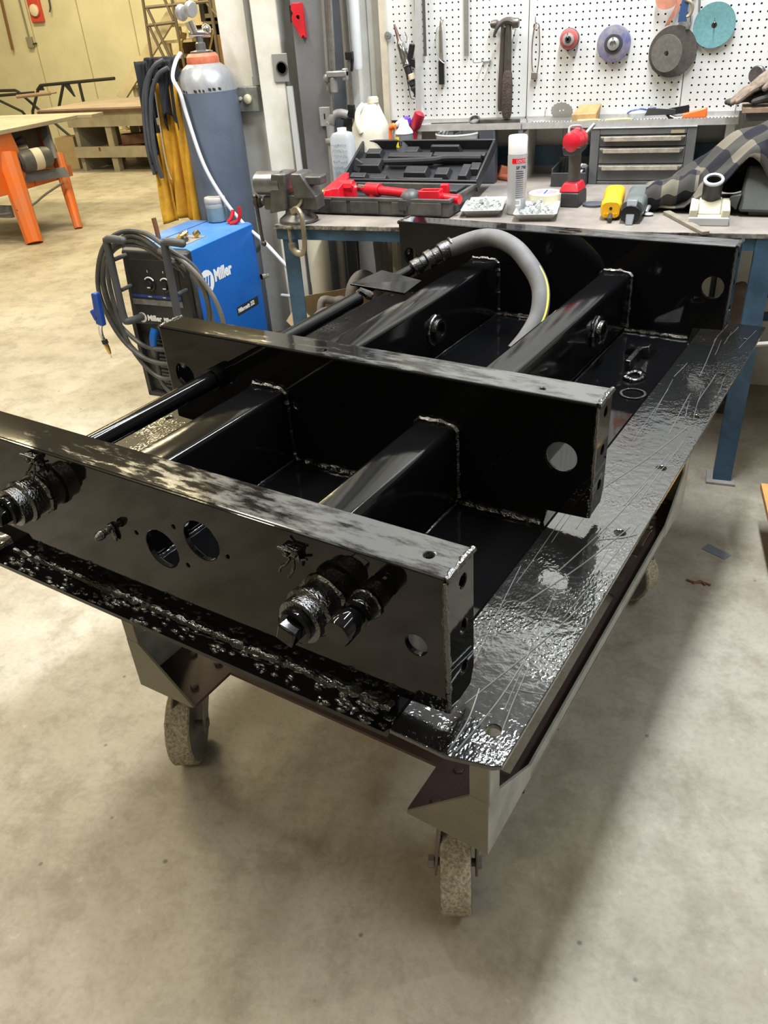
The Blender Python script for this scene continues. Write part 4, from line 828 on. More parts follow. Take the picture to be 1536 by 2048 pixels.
B().tube([along(.07,.03), along(.05,.038), along(.03,.036)], .0022, 6).tube([along(.1,.045), along(.085,.07)], .002, 6).out('peg_hook', M_wire, T)
B().tube([along(.19,-.014), along(.25,-.022), along(.285,-.026), along(.292,-.01)], .0022, 6, 3).out('hex_key', M_dsteel, T)
# straightedges
YS = mat('straightedge_alu', (.50,.51,.51), .4, metal=.4, var=.12, scale=30)
YD = mat('straightedge_dark', (.085,.07,.068), .5)
tag(recenter(B().box(-.956,-.945,2.868,2.872,1.372,1.86).out('long_ruler', YD)), 'dark narrow ruler left of the long aluminium straightedge', 'ruler')
tag(recenter(B().box(-.921,-.909,2.868,2.872,1.379,1.86).out('long_ruler', YD)), 'dark narrow ruler right of the long aluminium straightedge', 'ruler')
tag(recenter(B().hexa([(-.951,2.80,.905),(-.926,2.80,.905),(-.926,2.803,.905),(-.951,2.803,.905),(-.937,2.842,1.86),(-.912,2.842,1.86),(-.912,2.845,1.86),(-.937,2.845,1.86)]).out('straightedge', YS)), 'long pale aluminium straightedge leaning in front of the pegboard', 'straightedge')
T = E('steel_ruler', 'grey steel ruler hanging between the knife and the hammers', 'ruler', (-.738, YP, 1.371))
B().box(-.0095,.0095,-.012,-.010,0,.45).out('blade', mat('ruler_grey', (.33,.32,.30), .4, metal=.5, var=.15, scale=60), T)
B().box(-.0015,.0015,-.0126,-.012,.22,.45).out('tick_marks', M_dsteel, T)
# utility saw/knife with black handle and wire
T = E('putty_knife', 'black-handled scraper with a bent steel loop on the pegboard', 'scraper', (-.846, YP, 1.272))
B().box(-.0115,.0115,-.018,-.004,0,.088).out('handle', M_black, T, bevel=.002)
B().loft([[(x, y, z) for x, y in ((-hw,-.016),(hw,-.016),(hw,-.008),(-hw,-.008))] for z, hw in ((.088,.009),(.10,.0085),(.13,.0075),(.19,.0065),(.215,.0035),(.23,.0015))]).out('blade', mat('scraper_steel', (.36,.33,.29), .35, metal=.7), T, bevel=.001)
B().box(-.004,.003,-.0175,-.016,.12,.195).out('slot', M_chrome, T)
B().tube([(.0,-.012,.215),(-.016,-.016,.20),(-.02,-.018,.15),(-.010,-.02,.10),(.014,-.02,.078),(.019,-.018,.085)], .0022, 6, 4).out('wire_loop', M_lgrey, T)
hook(T, .008, .232, .03)
# hammers
M_leather = mat('worn_leather_grip', (.075,.055,.045), .85, var=.45, scale=60, bump=.4, bscale=140)
M_ham = mat('hammer_steel', (.14,.125,.115), .4, metal=.7, var=.3, scale=30)
def handle(T, pts, hw, mt, nm='handle'):
    return B().loft([[(x+a*q[0], y+b_*q[1], z) for a, b_ in [(math.cos(2*PI*i/14), math.sin(2*PI*i/14)) for i in range(14)]] for (x, y, z), q in zip(pts, hw)]).out(nm, mt, T)
T = E('claw_hammer', 'dark claw hammer with thick worn grip hanging on the pegboard', 'hammer', (-.558, YP, 1.142))
handle(T, [(.003,-.062,0),(.003,-.062,.02),(.004,-.062,.11),(.004,-.06,.16),(.004,-.058,.175)], [(.015,.010),(.0215,.015),(.0225,.016),(.0185,.013),(.014,.010)], M_leather, 'grip')
handle(T, [(.004,-.058,.17),(.004,-.058,.22),(.004,-.056,.30),(.004,-.056,.33)], [(.015,.010),(.014,.009),(.012,.008),(.011,.008)], M_ham)
B().tube([(.024,-.058,.338),(.004,-.058,.345),(-.018,-.060,.342),(-.036,-.066,.328),(-.048,-.070,.305),(-.052,-.072,.292)], lambda t: .016-.0125*t, 10, 3).lathe([(.012,0),(.0175,.004),(.0175,.022),(.015,.027),(0,.027)], (.018,-.058,.336), (1,0,-.05), 16).out('head', M_ham, T)
hook(T, .02, .315, .055); hook(T, -.014, .325, .055)
T = E('ball_hammer', 'ball-peen hammer hanging half hidden behind the claw hammer', 'hammer', (-.590, YP, 1.165))
handle(T, [(.004,-.024,0),(.004,-.024,.012),(.004,-.024,.1),(.006,-.024,.2),(.008,-.024,.31)], [(.013,.009),(.016,.011),(.015,.010),(.012,.008),(.010,.008)], mat('old_handle_brown', (.06,.045,.04), .7))
B().lathe([(0,-.036),(.012,-.03),(.0155,-.018),(.0155,-.006),(.010,.0),(.012,.02),(.012,.05),(0,.05)], (-.012,-.024,.312), (1,0,0), 16).out('head', M_ham, T)
# empty double hook
tag(recenter(B().tube([(-.668,YP,1.352),(-.672,YP-.03,1.348),(-.69,YP-.075,1.350),(-.692,YP-.077,1.362)], .0022, 6, 3).tube([(-.640,YP,1.352),(-.642,YP-.03,1.350),(-.655,YP-.075,1.352),(-.657,YP-.077,1.364)], .0022, 6, 3).tube([(-.668,YP-.004,1.35),(-.64,YP-.004,1.351)], .0022, 6).tube([(-.666,YP-.004,1.35),(-.667,YP-.004,1.33)], .002, 6).tube([(-.641,YP-.004,1.35),(-.642,YP-.004,1.33)], .002, 6).out('double_hook', M_wire)), 'empty double wire hook left of the hammers', 'hook')
# spark lighter
T = E('spark_lighter', 'long wire flint lighter hanging between hammers and red brush', 'lighter', (-.453, YP, 1.277))
B().tube([(-.006,-.012,.02),(-.012,-.012,.05),(-.014,-.012,.11),(-.010,-.012,.17),(-.004,-.012,.195),(.004,-.012,.197),(.010,-.012,.187),(.012,-.012,.17),(.016,-.012,.12),(.015,-.012,.07),(.008,-.012,.012)], .002, 6, 4).tube([(.011*math.cos(a),-.013,.184+.011*math.sin(a)) for a in [2*PI*i/14 for i in range(14)]], .002, 6, 0, True).out('wire_frame', mat('lighter_wire', (.25,.19,.17), .4, metal=.7), T)
B().box(-.013,.011,-.024,-.004,0,.026).out('flint_cup', mat('flint_cup', (.20,.17,.145), .45, metal=.4), T, bevel=.003)
hook(T, -.001, .197, .03, .02)
# wire wheels and discs on pegs
def disc(name, lab, cat, x, z, parts, d=.05, tilt=(0,-1,0)):
    T = E(name, lab, cat, (x, YP, z))
    for nm, m_, prof_, n in parts: B().lathe(prof_, (0,0,0), tilt, n).out(nm, m_, T, sharp=28)
    B().tube([(0,.0,.012),(0,-d,.010),(0,-d-.006,.022)], .0028, 6, 2).out('peg_hook', M_chrome, T)
    return T
disc('cup_brush', 'small red and grey wire cup brush on the pegboard', 'wire brush', -.320, 1.411, [('bristles', mat('bristle_grey', (.14,.12,.11), .7, var=.5, scale=120, bump=.6, bscale=200), [(.0,.004),(.036,.004),(.038,.02),(.036,.03),(0,.03)], 30), ('cup', mat('cup_red', (.50,.09,.09), .45, var=.3, scale=40), [(.036,.028),(.032,.044),(.018,.05),(0,.05)], 24), ('ring', M_lgrey, [(.020,.049),(.022,.052),(.012,.054),(.012,.049)], 20), ('nut', M_dsteel, [(.010,.05),(.010,.062),(.005,.062),(.005,.05)], 6)], .07)
disc('knot_wheel', 'blue-purple worn grinding cup on the pegboard', 'grinding disc', -.150, 1.387, [('rim', mat('wheel_blue_worn', (.10,.11,.26), .5, var=.6, scale=26, col2=(.24,.22,.24)), [(.0,.008),(.060,.008),(.064,.014),(.062,.024),(.034,.030),(0,.03)], 36), ('hub_dish', mat('wheel_dark_hub', (.05,.05,.06), .4), [(.036,.028),(.032,.034),(.0,.034)], 30), ('hub', M_lgrey, [(.022,.033),(.022,.040),(.012,.044),(.012,.036),(0,.036)], 24)], .05)
M_cut = mat('cutting_disc_brown', (.082,.072,.064), .75, var=.3, scale=80)
disc('cutting_disc', 'large dark brown cutting disc hanging under the orange strap', 'cutting disc', .070, 1.350, [('disc', M_cut, [(.0,.012),(.086,.012),(.087,.015),(.086,.0175),(.0,.0175)], 48)], .03, (0,-1,-.03))
T = E('small_cutting_disc', 'smaller cutting disc hung in front of the large brown one', 'cutting disc', (.052, YP, 1.347))
B().lathe([(.009,.0),(.062,.0),(.0625,.002),(.062,.004),(.009,.004)], (0,-.056,0), (-.42,-.9,-.02), 40).out('disc', mat('cutting_disc_pale', (.13,.118,.108), .7, var=.25, scale=70), T)
B().tube([(0,.0,.016),(.0,-.05,.012),(.0,-.058,.026)], .003, 6, 2).out('peg_hook', M_chrome, T)
T = disc('sanding_disc_teal', 'teal fibre sanding disc at the top right of the pegboard', 'sanding disc', .206, 1.428, [('disc', mat('disc_teal', (.13,.30,.32), .7, var=.2, scale=110), [(.0095,.012),(.0735,.016),(.0735,.0175),(.0095,.0135)], 44), ('centre_hole', M_hole_shade, [(0,.0125),(.0097,.0125),(.0097,.0137),(0,.0137)], 20)], .03)
# tie strap and snap hook at the top
T = E('ratchet_strap', 'orange webbing strap with blue buckle hanging above the brown discs', 'strap', (.055, YP, 1.40))
M_web = mat('webbing_orange', (.55,.23,.15), .8, var=.2, scale=40)
def ribbon(pts, wd, m_, nm, ax_=(1,0,0)):
    c = catmull(pts, 5); b = B(); a = Vector(ax_)*wd/2
    b.loft([[p-a, p+a, p+a+Vector((0,.002,.0)), p-a+Vector((0,.002,0))] for p in c]); return b.out(nm, m_, T)
ribbon([(-.045,-.02,.20),(-.06,-.03,.15),(-.045,-.035,.118),(-.01,-.035,.113),(.015,-.03,.13),(.02,-.03,.18)], .05, M_web, 'webbing', (.25,0,.97))
ribbon([(.035,-.03,.20),(.022,-.03,.13),(.012,-.028,.09),(-.006,-.024,.055),(-.016,-.02,.035)], .018, M_web, 'webbing', (1,0,.25))
ribbon([(.05,-.028,.20),(.05,-.03,.15),(.04,-.03,.10),(.036,-.028,.045)], .028, mat('webbing_blue', (.03,.07,.18), .5), 'blue_buckle', (1,0,.1))
B().tube([(.062,-.02,.20),(.066,-.022,.16),(.073,-.02,.14)], .006, 8).tube([(.04,-.03,.115),(.06,-.03,.105),(.068,-.028,.09),(.062,-.026,.066),(.05,-.026,.06)], .006, 8, 3).out('snap_hook', mat('snap_hook_tan', (.42,.36,.27), .4, metal=.5), T)
B().tube([(.078,-.02,.21),(.085,-.02,.15),(.092,-.012,.09),(.094,-.008,.055)], .004, 6, 3).tube([(.055,-.024,.05),(.062,-.026,.035),(.058,-.022,.022)], .006, 8).out('cord', M_wire, T)
# round badge
tag(recenter(B().lathe([(.015,0),(.016,.002),(.013,.006),(.0,.007)], (-1.076,2.872,1.463), (0,-1,0), 20).box(-1.08,-1.072,2.864,2.866,1.461,1.465).out('round_key_tag', mat('tag_grey', (.24,.25,.25), .4, metal=.3))), 'small round grey tag at the pegboard\'s left edge', 'tag')
# ------------------------------------------------------------------ perforated ledge under the pegboard
SH = E('wire_ledge', 'narrow perforated metal ledge along the pegboard\'s lower edge', 'ledge', (-.3, 2.85, 1.118), absolute=True)
M_led = mat('ledge_metal', (.55,.545,.53), .4, metal=.35, var=.2, scale=30)
zl, y0l, y1l = 1.122, 2.800, 2.8815
def ledge(x0, x1):
    B().box(x0, x1, y0l, y0l+.003, zl-.020, zl+.004).out('front_lip', M_led, SH, False)
    B().box(x0, x1, y1l-.003, y1l, zl, zl+.018).out('back_lip', M_led, SH, False)
    b = B().box(x0, x1, y0l+.003, y0l+.018, zl-.002, zl).box(x0, x1, y1l-.016, y1l-.003, zl-.002, zl); x = x0
    while x < x1-.006:
        b.box(x, x+.0065, y0l+.018, y1l-.016, zl-.002, zl); x += .0125
    stuff(b.out('perforated_shelf', M_led, SH, False))
ledge(-.975, -.49); ledge(-.485, .34)
for x in (-.80, -.50, .1): B().box(x, x+.02, y0l+.003, 2.90, zl-.035, zl-.004).out('ledge_bracket', M_grey, SH, False)
for x, lab in ((-.405, 'thin upright wire peg above the grey hole saw'), (.012, 'thin upright wire peg behind the safety glasses'), (.325, 'thin upright wire peg at the ledge\'s right end')):
    tag(recenter(B().tube([(x,YP,1.172),(x,YP-.006,1.168),(x-.001,YP-.008,1.14)], .0018, 6, 2).out('wire_peg', M_wire)), lab, 'peg')
zs = zl
tag(recenter(B().cbox((-.80,2.835,zs+.006),(.155,.012,.004),(0,0,.05)).cbox((-.87,2.83,zs+.006),(.03,.006,.003),(0,0,.05)).out('flat_file', M_dsteel)), 'dark flat file lying at the left of the ledge', 'file')
tag(recenter(B().cbox((-.80,2.812,zs+.004),(.19,.012,.004),(0,0,.03)).out('steel_strip', mat('strip_steel', (.42,.41,.39), .4, metal=.6))), 'light steel strip lying before the dark flat file', 'strip')
T = E('pipe_wrench', 'dark spanner lying on the ledge under the hammers', 'wrench', (-.60, 2.835, zs))
B().tube([(-.08,0,.008),(.02,-.005,.008),(.10,-.01,.008)], .006, 8, 2, flat=1.6).out('handle', M_dsteel, T)
B().lathe([(.018,-.007),(.024,-.006),(.024,.006),(.018,.007)], (-.095,0,.014), (0,-.6,1), 18).out('jaw', M_dsteel, T)
tag(recenter(B().lathe([(0,0),(.022,.0),(.022,.006),(.0,.007)], (-.47,2.83,zs+.003), (0,-.3,1), 20).out('steel_washer', M_chrome)), 'shiny round washer on the ledge right of the spanner', 'washer')
T = E('hole_saw_blade', 'grey toothed round blade leaning on the ledge under the red brush', 'saw blade', (-.335, 2.855, zs))
out_ = []
for k in range(36): a = 2*PI*k/36; rr_ = .046 if k % 2 else .042; out_.append((rr_*math.cos(a), rr_*math.sin(a)))
B().plate(out_, [((-.008,.004), .0035, 10), ((.006,.006), .0035, 10)], .003, (0,.010,.036), (1,0,0), (0,-.55,.83)).out('blade', mat('blade_grey', (.40,.38,.36), .45, metal=.4), T, False)
tag(recenter(B().hexa([(-.285,2.81,zs),(-.19,2.81,zs),(-.185,2.85,zs),(-.275,2.85,zs),(-.287,2.815,zs+.028),(-.192,2.815,zs+.03),(-.178,2.872,zs+.060),(-.265,2.872,zs+.056)]).out('wax_block', mat('wax_brown', (.42,.26,.10), .55, var=.35, scale=16, bump=.2, bscale=30), bevel=.003)), 'golden brown wax block on the ledge left of the pencils', 'block')
M_pen = mat('pencil_yellow', (.78,.62,.22), .5)
for xa, xb, lab in ((-.262,-.185,'short pale pencil lying before the brown block'), (-.150,-.06,'yellow pencil lying on the ledge right of the brown block')):
    o = B().cyl((xa,2.805,zs+.006),(xb,2.81,zs+.007),.0045,n=6).cyl((xb,2.81,zs+.007),(xb+.014,2.811,zs+.007),.004,.0008,n=6).out('pencil', M_pen); tag(recenter(o), lab, 'pencil')
T = E('paint_scraper', 'orange-handled scraper with black blade on the ledge', 'scraper', (.165, 2.825, zs))
B().hexa([(-.03,-.012,.004),(.06,-.014,.004),(.06,.012,.004),(-.03,.010,.004),(-.03,-.010,.018),(.055,-.012,.040),(.06,.010,.040),(-.03,.008,.018)]).out('handle', mat('handle_orange', (.85,.15,.03), .4), T, bevel=.005)
B().tube([(-.03,0,.010),(-.055,-.002,.008),(-.075,.0,.016)], .006, 8).out('shank', M_chrome, T)
B().hexa([(-.17,-.006,.016),(-.062,-.010,.018),(-.055,-.005,.018),(-.17,0,.016),(-.16,.0,.042),(-.062,-.002,.036),(-.055,.0,.036),(-.16,.004,.042)]).cbox((-.045,.012,.03),(.075,.004,.026),(0,-.15,0)).cbox((-.075,0,.012),(.02,.008,.03),(0,-.7,0)).out('blade_holder', M_black, T, bevel=.001)
# ------------------------------------------------------------------ wooden shelf with gloves at the right edge
WS = E('wall_shelf', 'small wooden shelf at the right edge, under the work gloves', 'shelf', (.48, 2.80, 1.135))
B().box(-.135,.2,-.09,.075,.014,.032).out('board', mat('shelf_wood', (.46,.31,.22), .6, var=.25, scale=14), WS, False, bevel=.002)
B().box(-.12,.2,-.06,.075,-.016,.014).out('bracket_rail', M_grey, WS, False)
def glove(name, lab, x, y, z, rz, m_, rx=0.0):
    T = E(name, lab, 'glove', (x, y, z), rz)
    M = Matrix.Rotation(rx, 4, 'Y'); b = B()
    tf = lambda p: M @ Vector(p)
    b.loft([[tf((xx, hw*math.cos(a), cz+hh*math.sin(a))) for a in [2*PI*i/16 for i in range(16)]] for xx, hw, hh, cz in ((.10,.052,.026,.030),(.06,.05,.030,.034),(.02,.045,.027,.032),(-.02,.048,.024,.028),(-.05,.044,.018,.024),(-.06,.03,.01,.022))])
    for k, (yy, ln) in enumerate(((-.034,.062),(-.011,.075),(.012,.070),(.034,.055))):
        b.tube([tf((-.045,yy,.024)), tf((-.075,yy*1.12,.022)), tf((-.055-ln,yy*1.2,.012))], lambda t: .0125-.003*t, 9, 3); b.ball(tf((-.055-ln,yy*1.2,.012)), .0098, 9, 6)
    b.tube([tf((.02,-.04,.026)), tf((-.005,-.066,.024)), tf((-.03,-.078,.018))], lambda t: .014-.003*t, 9, 3); b.ball(tf((-.03,-.078,.018)), .011, 9, 6)
    o = b.out('leather', m_, T); 
    b = B(); 
    for k in range(7): b.ball(tf((.112, .045*math.cos(k*PI/3.5), .03+.02*math.sin(k*PI/3.5))), .012, 7, 5)
    return T
M_gl1 = mat('glove_tan', (.25,.19,.14), .8, var=.5, scale=30, col2=(.13,.10,.08), bump=.4, bscale=40)
M_gl2 = mat('glove_dark', (.055,.055,.05), .8, var=.5, scale=30, bump=.4, bscale=40)
glove('work_glove', 'dark stained work glove lying under the tan one', .42, 2.785, 1.168, R(-8), M_gl2)
glove('work_glove', 'tan leather work glove lying on top on the wooden shelf', .425, 2.765, 1.228, R(12), M_gl1, R(-25))
T = E('round_gauge', 'small round dark gauge standing behind the gloves', 'gauge', (.385, 2.845, 1.167))
B().lathe([(.028,0),(.03,.004),(.03,.018),(.026,.022),(0,.021)], (0,0,.095), (-.5,-.85,.1), 22).cyl((0,0,0),(0,0,.08),.008,n=10).out('gauge_body', M_dsteel, T)
# ------------------------------------------------------------------ fittings round the column
T = E('welding_magnet', 'red arrow-shaped welding magnet stuck to the grey column', 'magnet', (-1.418, 2.744, 1.475))
B().plate([(-.022,.125),(.022,.125),(.026,.09),(.028,.0),(.018,.012),(.008,.0),(-.026,.062),(-.026,.078),(-.018,.09),(-.026,.105)], [((.003,.075), .008, 14)], .018, (0,0,0), (1,0,0), (0,0,1)).out('magnet_plate', M_red, T, False, bevel=.001)
B().box(-.033,-.02,-.016,-.002,.058,.118).out('black_core', M_black, T, False)
T = E('switch_box', 'grey push-button switch box on the white jamb at the conduit\'s end', 'switch', (-1.778, 2.905, 1.192))
B().box(-.056,.056,-.045,0,0,.105).out('box', mat('switch_box_grey', (.25,.26,.235), .5, var=.35, scale=22, metal=.2), T, bevel=.004)
B().lathe([(.020,0),(.020,.008),(.016,.011),(0,.012)], (.004,-.045,.055), (0,-1,0), 20).out('button', mat('button_ivory', (.72,.68,.48), .35), T)
B().lathe([(.008,0),(.008,.006),(0,.007)], (-.034,-.045,.058), (0,-1,0), 14).out('pilot_light', mat('button_ivory', (.72,.68,.48), .35), T)
T = E('round_outlet', 'grey steel outlet plate with a round dark socket, half behind the jamb', 'outlet', (-1.556, 2.80, 1.318))
B().cbox((0,-.004,.05),(.075,.006,.11)).out('plate', mat('outlet_grey', (.33,.335,.34), .45, metal=.3), T, bevel=.002)
B().lathe([(.0,.004),(.026,.004),(.027,.008),(.022,.009),(.022,.004)], (.008,-.004,.05), (0,-1,0), 22).out('socket', mat('socket_dark', (.05,.045,.045), .5), T)
M_pipe = mat('pipe_grey', (.34,.335,.335), .38, metal=.45, var=.2, scale=20)
T = E('bar_clamp', 'long grey pipe clamp hanging down the column, left one', 'clamp', (-1.302, 2.72, 1.29))
B().cyl((.004,0,.03),(.022,0,.58),.0115,n=14).out('pipe', M_pipe, T)
B().lathe([(.016,0),(.020,.006),(.020,.018),(.014,.028),(0,.03)], (.0,0,.022), (0,0,1), 16).cyl((.0,0,-.01),(.0,0,.022),.009,n=10).out('clamp_jaw', M_pipe, T)
T = E('bar_clamp', 'long grey pipe clamp with sliding head, right of its twin', 'clamp', (-1.268, 2.70, 1.27))
B().cyl((0,0,.05),(.020,0,.60),.0125,n=14).out('pipe', M_steel, T)
B().box(-.025,.065,-.018,.018,.058,.082).cyl((.0,0,.0),(.0,0,.06),.016,n=14).box(.045,.065,-.015,.015,.045,.09).out('clamp_head', M_pipe, T, bevel=.005)
B().cyl((-.022,.0,-.08),(-.018,0,.04),.006,n=10).out('clamp_screw', M_steel, T)
T = E('ratchet_bar', 'steel bar clamp with black grip hanging right of the pipe clamps', 'clamp', (-1.228, 2.80, 1.10))
B().box(-.008,.004,-.006,0,0,.31).out('bar', M_steel, T, False)
B().box(-.016,.018,-.014,.006,.285,.315).cbox((.008,0,.265),(.012,.012,.05),(0,.2,0)).cbox((-.01,0,.09),(.03,.02,.05)).out('grip', M_black, T, bevel=.003)
T = E('plastic_tube', 'pale plastic tube ending right beside the pipe clamps', 'tube', (-1.22, 2.86, 1.345))
B().lathe([(.022,0),(.024,.01),(.024,.5),(.0,.5)], (0,0,0), (.01,0,1), 20).out('tube', mat('tube_white', (.66,.68,.70), .4), T)
T = E('junction_plate', 'small pale grey plate with a slot on the column\'s right flange', 'plate', (-1.338, 2.744, 1.14))
B().box(-.024,.026,-.014,0,0,.075).out('plate', M_lgrey, T, bevel=.002); B().box(-.003,.003,-.0146,-.014,.028,.05).out('slot', M_black, T)
T = E('bent_conduit', 'thick bent grey conduit with collar running down beside the column', 'conduit', (-1.322, 2.735, .0))
B().tube([(0,0,.0),(0,0,.6),(.004,0,1.10),(.008,0,1.15),(.026,.004,1.18),(.055,.01,1.188),(.08,.02,1.18)], .018, 14, 4).out('pipe', mat('conduit_paint', (.27,.26,.25), .5, var=.15), T)
B().lathe([(.024,0),(.026,.004),(.026,.018),(.024,.022)], (.002,0,1.072), (0,0,1), 18).out('collar', mat('conduit_paint', (.27,.26,.25), .5), T)
tag(recenter(B().box(-1.29,-1.235,2.82,2.87,1.05,1.19).cyl((-1.29,2.80,1.165),(-1.215,2.80,1.165),.008,n=10).out('meter_box', mat('dirty_box', (.09,.085,.07), .6, var=.4, scale=30), bevel=.003)), 'grimy dark box behind the bent conduit left of the jug', 'box')
tag(recenter(B().hexa([(-1.49,2.72,.45),(-1.463,2.72,.45),(-1.463,2.73,.45),(-1.49,2.73,.45),(-1.508,2.735,1.30),(-1.482,2.735,1.30),(-1.482,2.745,1.30),(-1.508,2.745,1.30)]).out('flat_bar', mat('bar_pale', (.56,.58,.58), .4, metal=.2))), 'pale flat bar leaning between the jamb and grey column', 'bar')
# ================================================================== WELDING MACHINE, GAS CYLINDER, JACKET
M_mb = mat('welder_blue', (.005,.125,.50), .35, var=.12, scale=4, col2=(.004,.105,.42))
M_mbt = mat('welder_blue_dusty', (.10,.24,.52), .5, var=.35, scale=5, col2=(.045,.18,.50))
M_pan = mat('welder_panel_black', (.022,.023,.024), .45, var=.25, scale=25)
M_hnd = mat('handle_grip_grey', (.055,.058,.062), .55, bump=.1, bscale=120)
M_cab = mat('torch_cable_grey', (.085,.085,.082), .5, var=.35, scale=18, bump=.1, bscale=90)
WD = E('welding_machine', 'blue and black wheeled welding machine with cable coiled on its front handles', 'welder', (-1.905, 2.37, 0), R(-4))
# local: x across, y depth (front at about -.30), z up
hw = .185
B().box(-hw+.02, hw-.004, -.20, .25, .09, .745).out('chassis', M_pan, WD, False)
B().hexa([(hw-.006,-.235,.11),(hw,-.235,.11),(hw,.25,.11),(hw-.006,.25,.11),(hw-.006,-.235,.75),(hw,-.235,.75),(hw,.25,.75),(hw-.006,.25,.75)]).out('side_panel', M_mb, WD, bevel=.002)
B().hexa([(-hw,-.235,.11),(-hw+.006,-.235,.11),(-hw+.006,.25,.11),(-hw,.25,.11),(-hw,-.235,.75),(-hw+.006,-.235,.75),(-hw+.006,.25,.75),(-hw,.25,.75)]).out('side_panel', M_mb, WD, bevel=.002)
lidp = B().loft([[(x, y, z) for x, z in ((-hw,.735),(-hw+.004,.75),(-hw+.02,.758),(hw-.02,.758),(hw-.004,.75),(hw,.735))] for y in (-.235,.25)]).out('top_panel', M_mbt, WD)
B().box(-.06,-.056,-.22,.25,.757,.7595).out('lid_seam', mat('seam_navy', (.02,.05,.14), .6), lidp, False)
B().box(.02,.12,-.2,-.03,.7585,.7605).out('dusty_tray', mat('dust_beige', (.33,.29,.26), .8, var=.3, scale=30), lidp, False)
fp = B().hexa([(-hw+.025,-.30,.43),(hw+.003,-.30,.43),(hw+.003,-.232,.42),(-hw+.012,-.232,.42),(-hw+.027,-.275,.75),(hw+.003,-.275,.75),(hw+.003,-.232,.755),(-hw+.012,-.232,.755)]).out('front_bezel', M_pan, WD, bevel=.010)
pl = lambda z: -.3005+.025*(z-.43)/.32
def fbox(x0,x1,z0,z1,t,name,m,par=WD,bev=0): 
    return B().hexa([(x0,pl(z0)-t,z0),(x1,pl(z0)-t,z0),(x1,pl(z0)+.002,z0),(x0,pl(z0)+.002,z0),(x0,pl(z1)-t,z1),(x1,pl(z1)-t,z1),(x1,pl(z1)+.002,z1),(x0,pl(z1)+.002,z1)]).out(name, m, par, bevel=bev)
fbox(-.135,.135,.545,.715,.002,'control_face',mat('panel_matte', (.016,.017,.017), .6, var=.2, scale=30), fp, .001)
fbox(-.13,.13,.555,.566,.003,'blue_stripe',mat('stripe_navy', (.02,.05,.28), .5), fp)
fbox(-.135,.135,.522,.545,.003,'grey_stripe',mat('panel_grey_band', (.20,.20,.20), .5, var=.4, scale=40), fp)
for x in (-.022, .062):
    k = B().lathe([(.028,0),(.027,.008),(.020,.010),(.019,.024),(0,.025)], (x, pl(.61), .61), (0,-1,.08), 22).out('knob', M_black, fp)
    B().tube([(x+.026*math.cos(R(a)), pl(.62)-.008, .62+.024*math.sin(R(a))) for a in range(25, 160, 15)], .0032, 6).out('dial_mark', M_white_txt, k); B().box(x-.002,x+.014,pl(.61)-.0262,pl(.61)-.025,.603,.607).out('pointer_mark', M_white_txt, k)
    B().box(x-.009,x-.006,pl(.67)-.003,pl(.67),.662,.672).out('tick', M_white_txt, fp)
nv = Vector((0, .078, 1)).normalized()
def logo(par, c, u, v, r, mw, ms, nm='emblem'):
    u, v = Vector(u).normalized(), Vector(v).normalized(); n = u.cross(v); c = Vector(c)
    e = B().cyl(c, c+n*.0008, r, n=28).out(nm, mw, par)
    b = B()
    for k in (-1, 0, 1):
        P = [(-.11+k*.36-.10, -.46),(.10+k*.36-.10,-.46),(.10+k*.36+.12,.46),(-.11+k*.36+.12,.46)]
        b.hexa([c+u*(a*r)+v*(b_*r)+n*.0006 for a, b_ in P]+[c+u*(a*r)+v*(b_*r)+n*.0014 for a, b_ in P])
    b.out('emblem_bars', ms, e, False)
logo(fp, (-.100, pl(.463)-.001, .463), (1,0,0), nv, .023, M_white_txt, M_blk_txt)
text('Miller', .034, M_white_txt, fp, (-.072, pl(.452)-.0015, .452), (1,0,0), nv, bold=.035)
text('Millermatic 252', .0235, M_white_txt, fp, (.018, pl(.454)-.0015, .454), (1,0,0), nv, bold=.03, sx=.78)
text('VOLTS', .007, M_white_txt, fp, (-.045, pl(.558)-.0045, .557), (1,0,0), nv); text('WIRE', .007, M_white_txt, fp, (.035, pl(.558)-.0045, .557), (1,0,0), nv)
# side lettering
logo(WD, (hw+.0005, -.165, .598), (0,1,0), (0,0,1), .052, M_white_txt, M_mb)
text('Miller', .072, M_white_txt, WD, (hw+.001, -.108, .585), (0,1,0), (0,0,1), bold=.04, sx=.82)
B().box(hw-.0005, hw+.001, .02, .205, .385, .425).out('model_badge', M_blk_txt, WD, False)
text('Millermatic 252', .028, M_white_txt, WD, (hw+.0012, .028, .397), (0,1,0), (0,0,1), bold=.03, sx=.80)
B().box(hw-.0005, hw+.001, .10, .20, .16, .24).out('warning_label', mat('label_greywhite', (.55,.55,.52), .5), WD, False); B().box(hw+.0008, hw+.0014, .10, .20, .225, .24).out('warning_band', M_orange, WD, False)
# lower vented front
lf = B().box(-hw+.004, hw-.004, -.262, -.20, .075, .43).out('lower_front', M_pan, WD, bevel=.004)
for k in range(14): B().hexa([(-.12,-.268,.10+k*.019),(.16,-.268,.10+k*.019),(.16,-.258,.11+k*.019),(-.12,-.258,.11+k*.019),(-.12,-.270,.108+k*.019),(.16,-.270,.108+k*.019),(.16,-.260,.114+k*.019),(-.12,-.260,.114+k*.019)]).out('louvre', mat('louvre_grey', (.06,.062,.064), .45), lf, False)
for a in ((-hw,-hw+.022),(hw-.022,hw)): B().box(a[0],a[1],-.285,-.255,.07,.435).out('corner_post', M_dgrey, WD, bevel=.003)
B().box(-hw,hw,-.285,-.25,.068,.092).box(-hw,hw,-.25,.25,.068,.09).out('base_tray', M_dgrey, WD, bevel=.003)
B().tube([(-.05,-.29,.41),(-.058,-.305,.38),(-.065,-.31,.34)], lambda t: .020-.004*t, 12, 3).out('blue_plug', M_mb, WD)
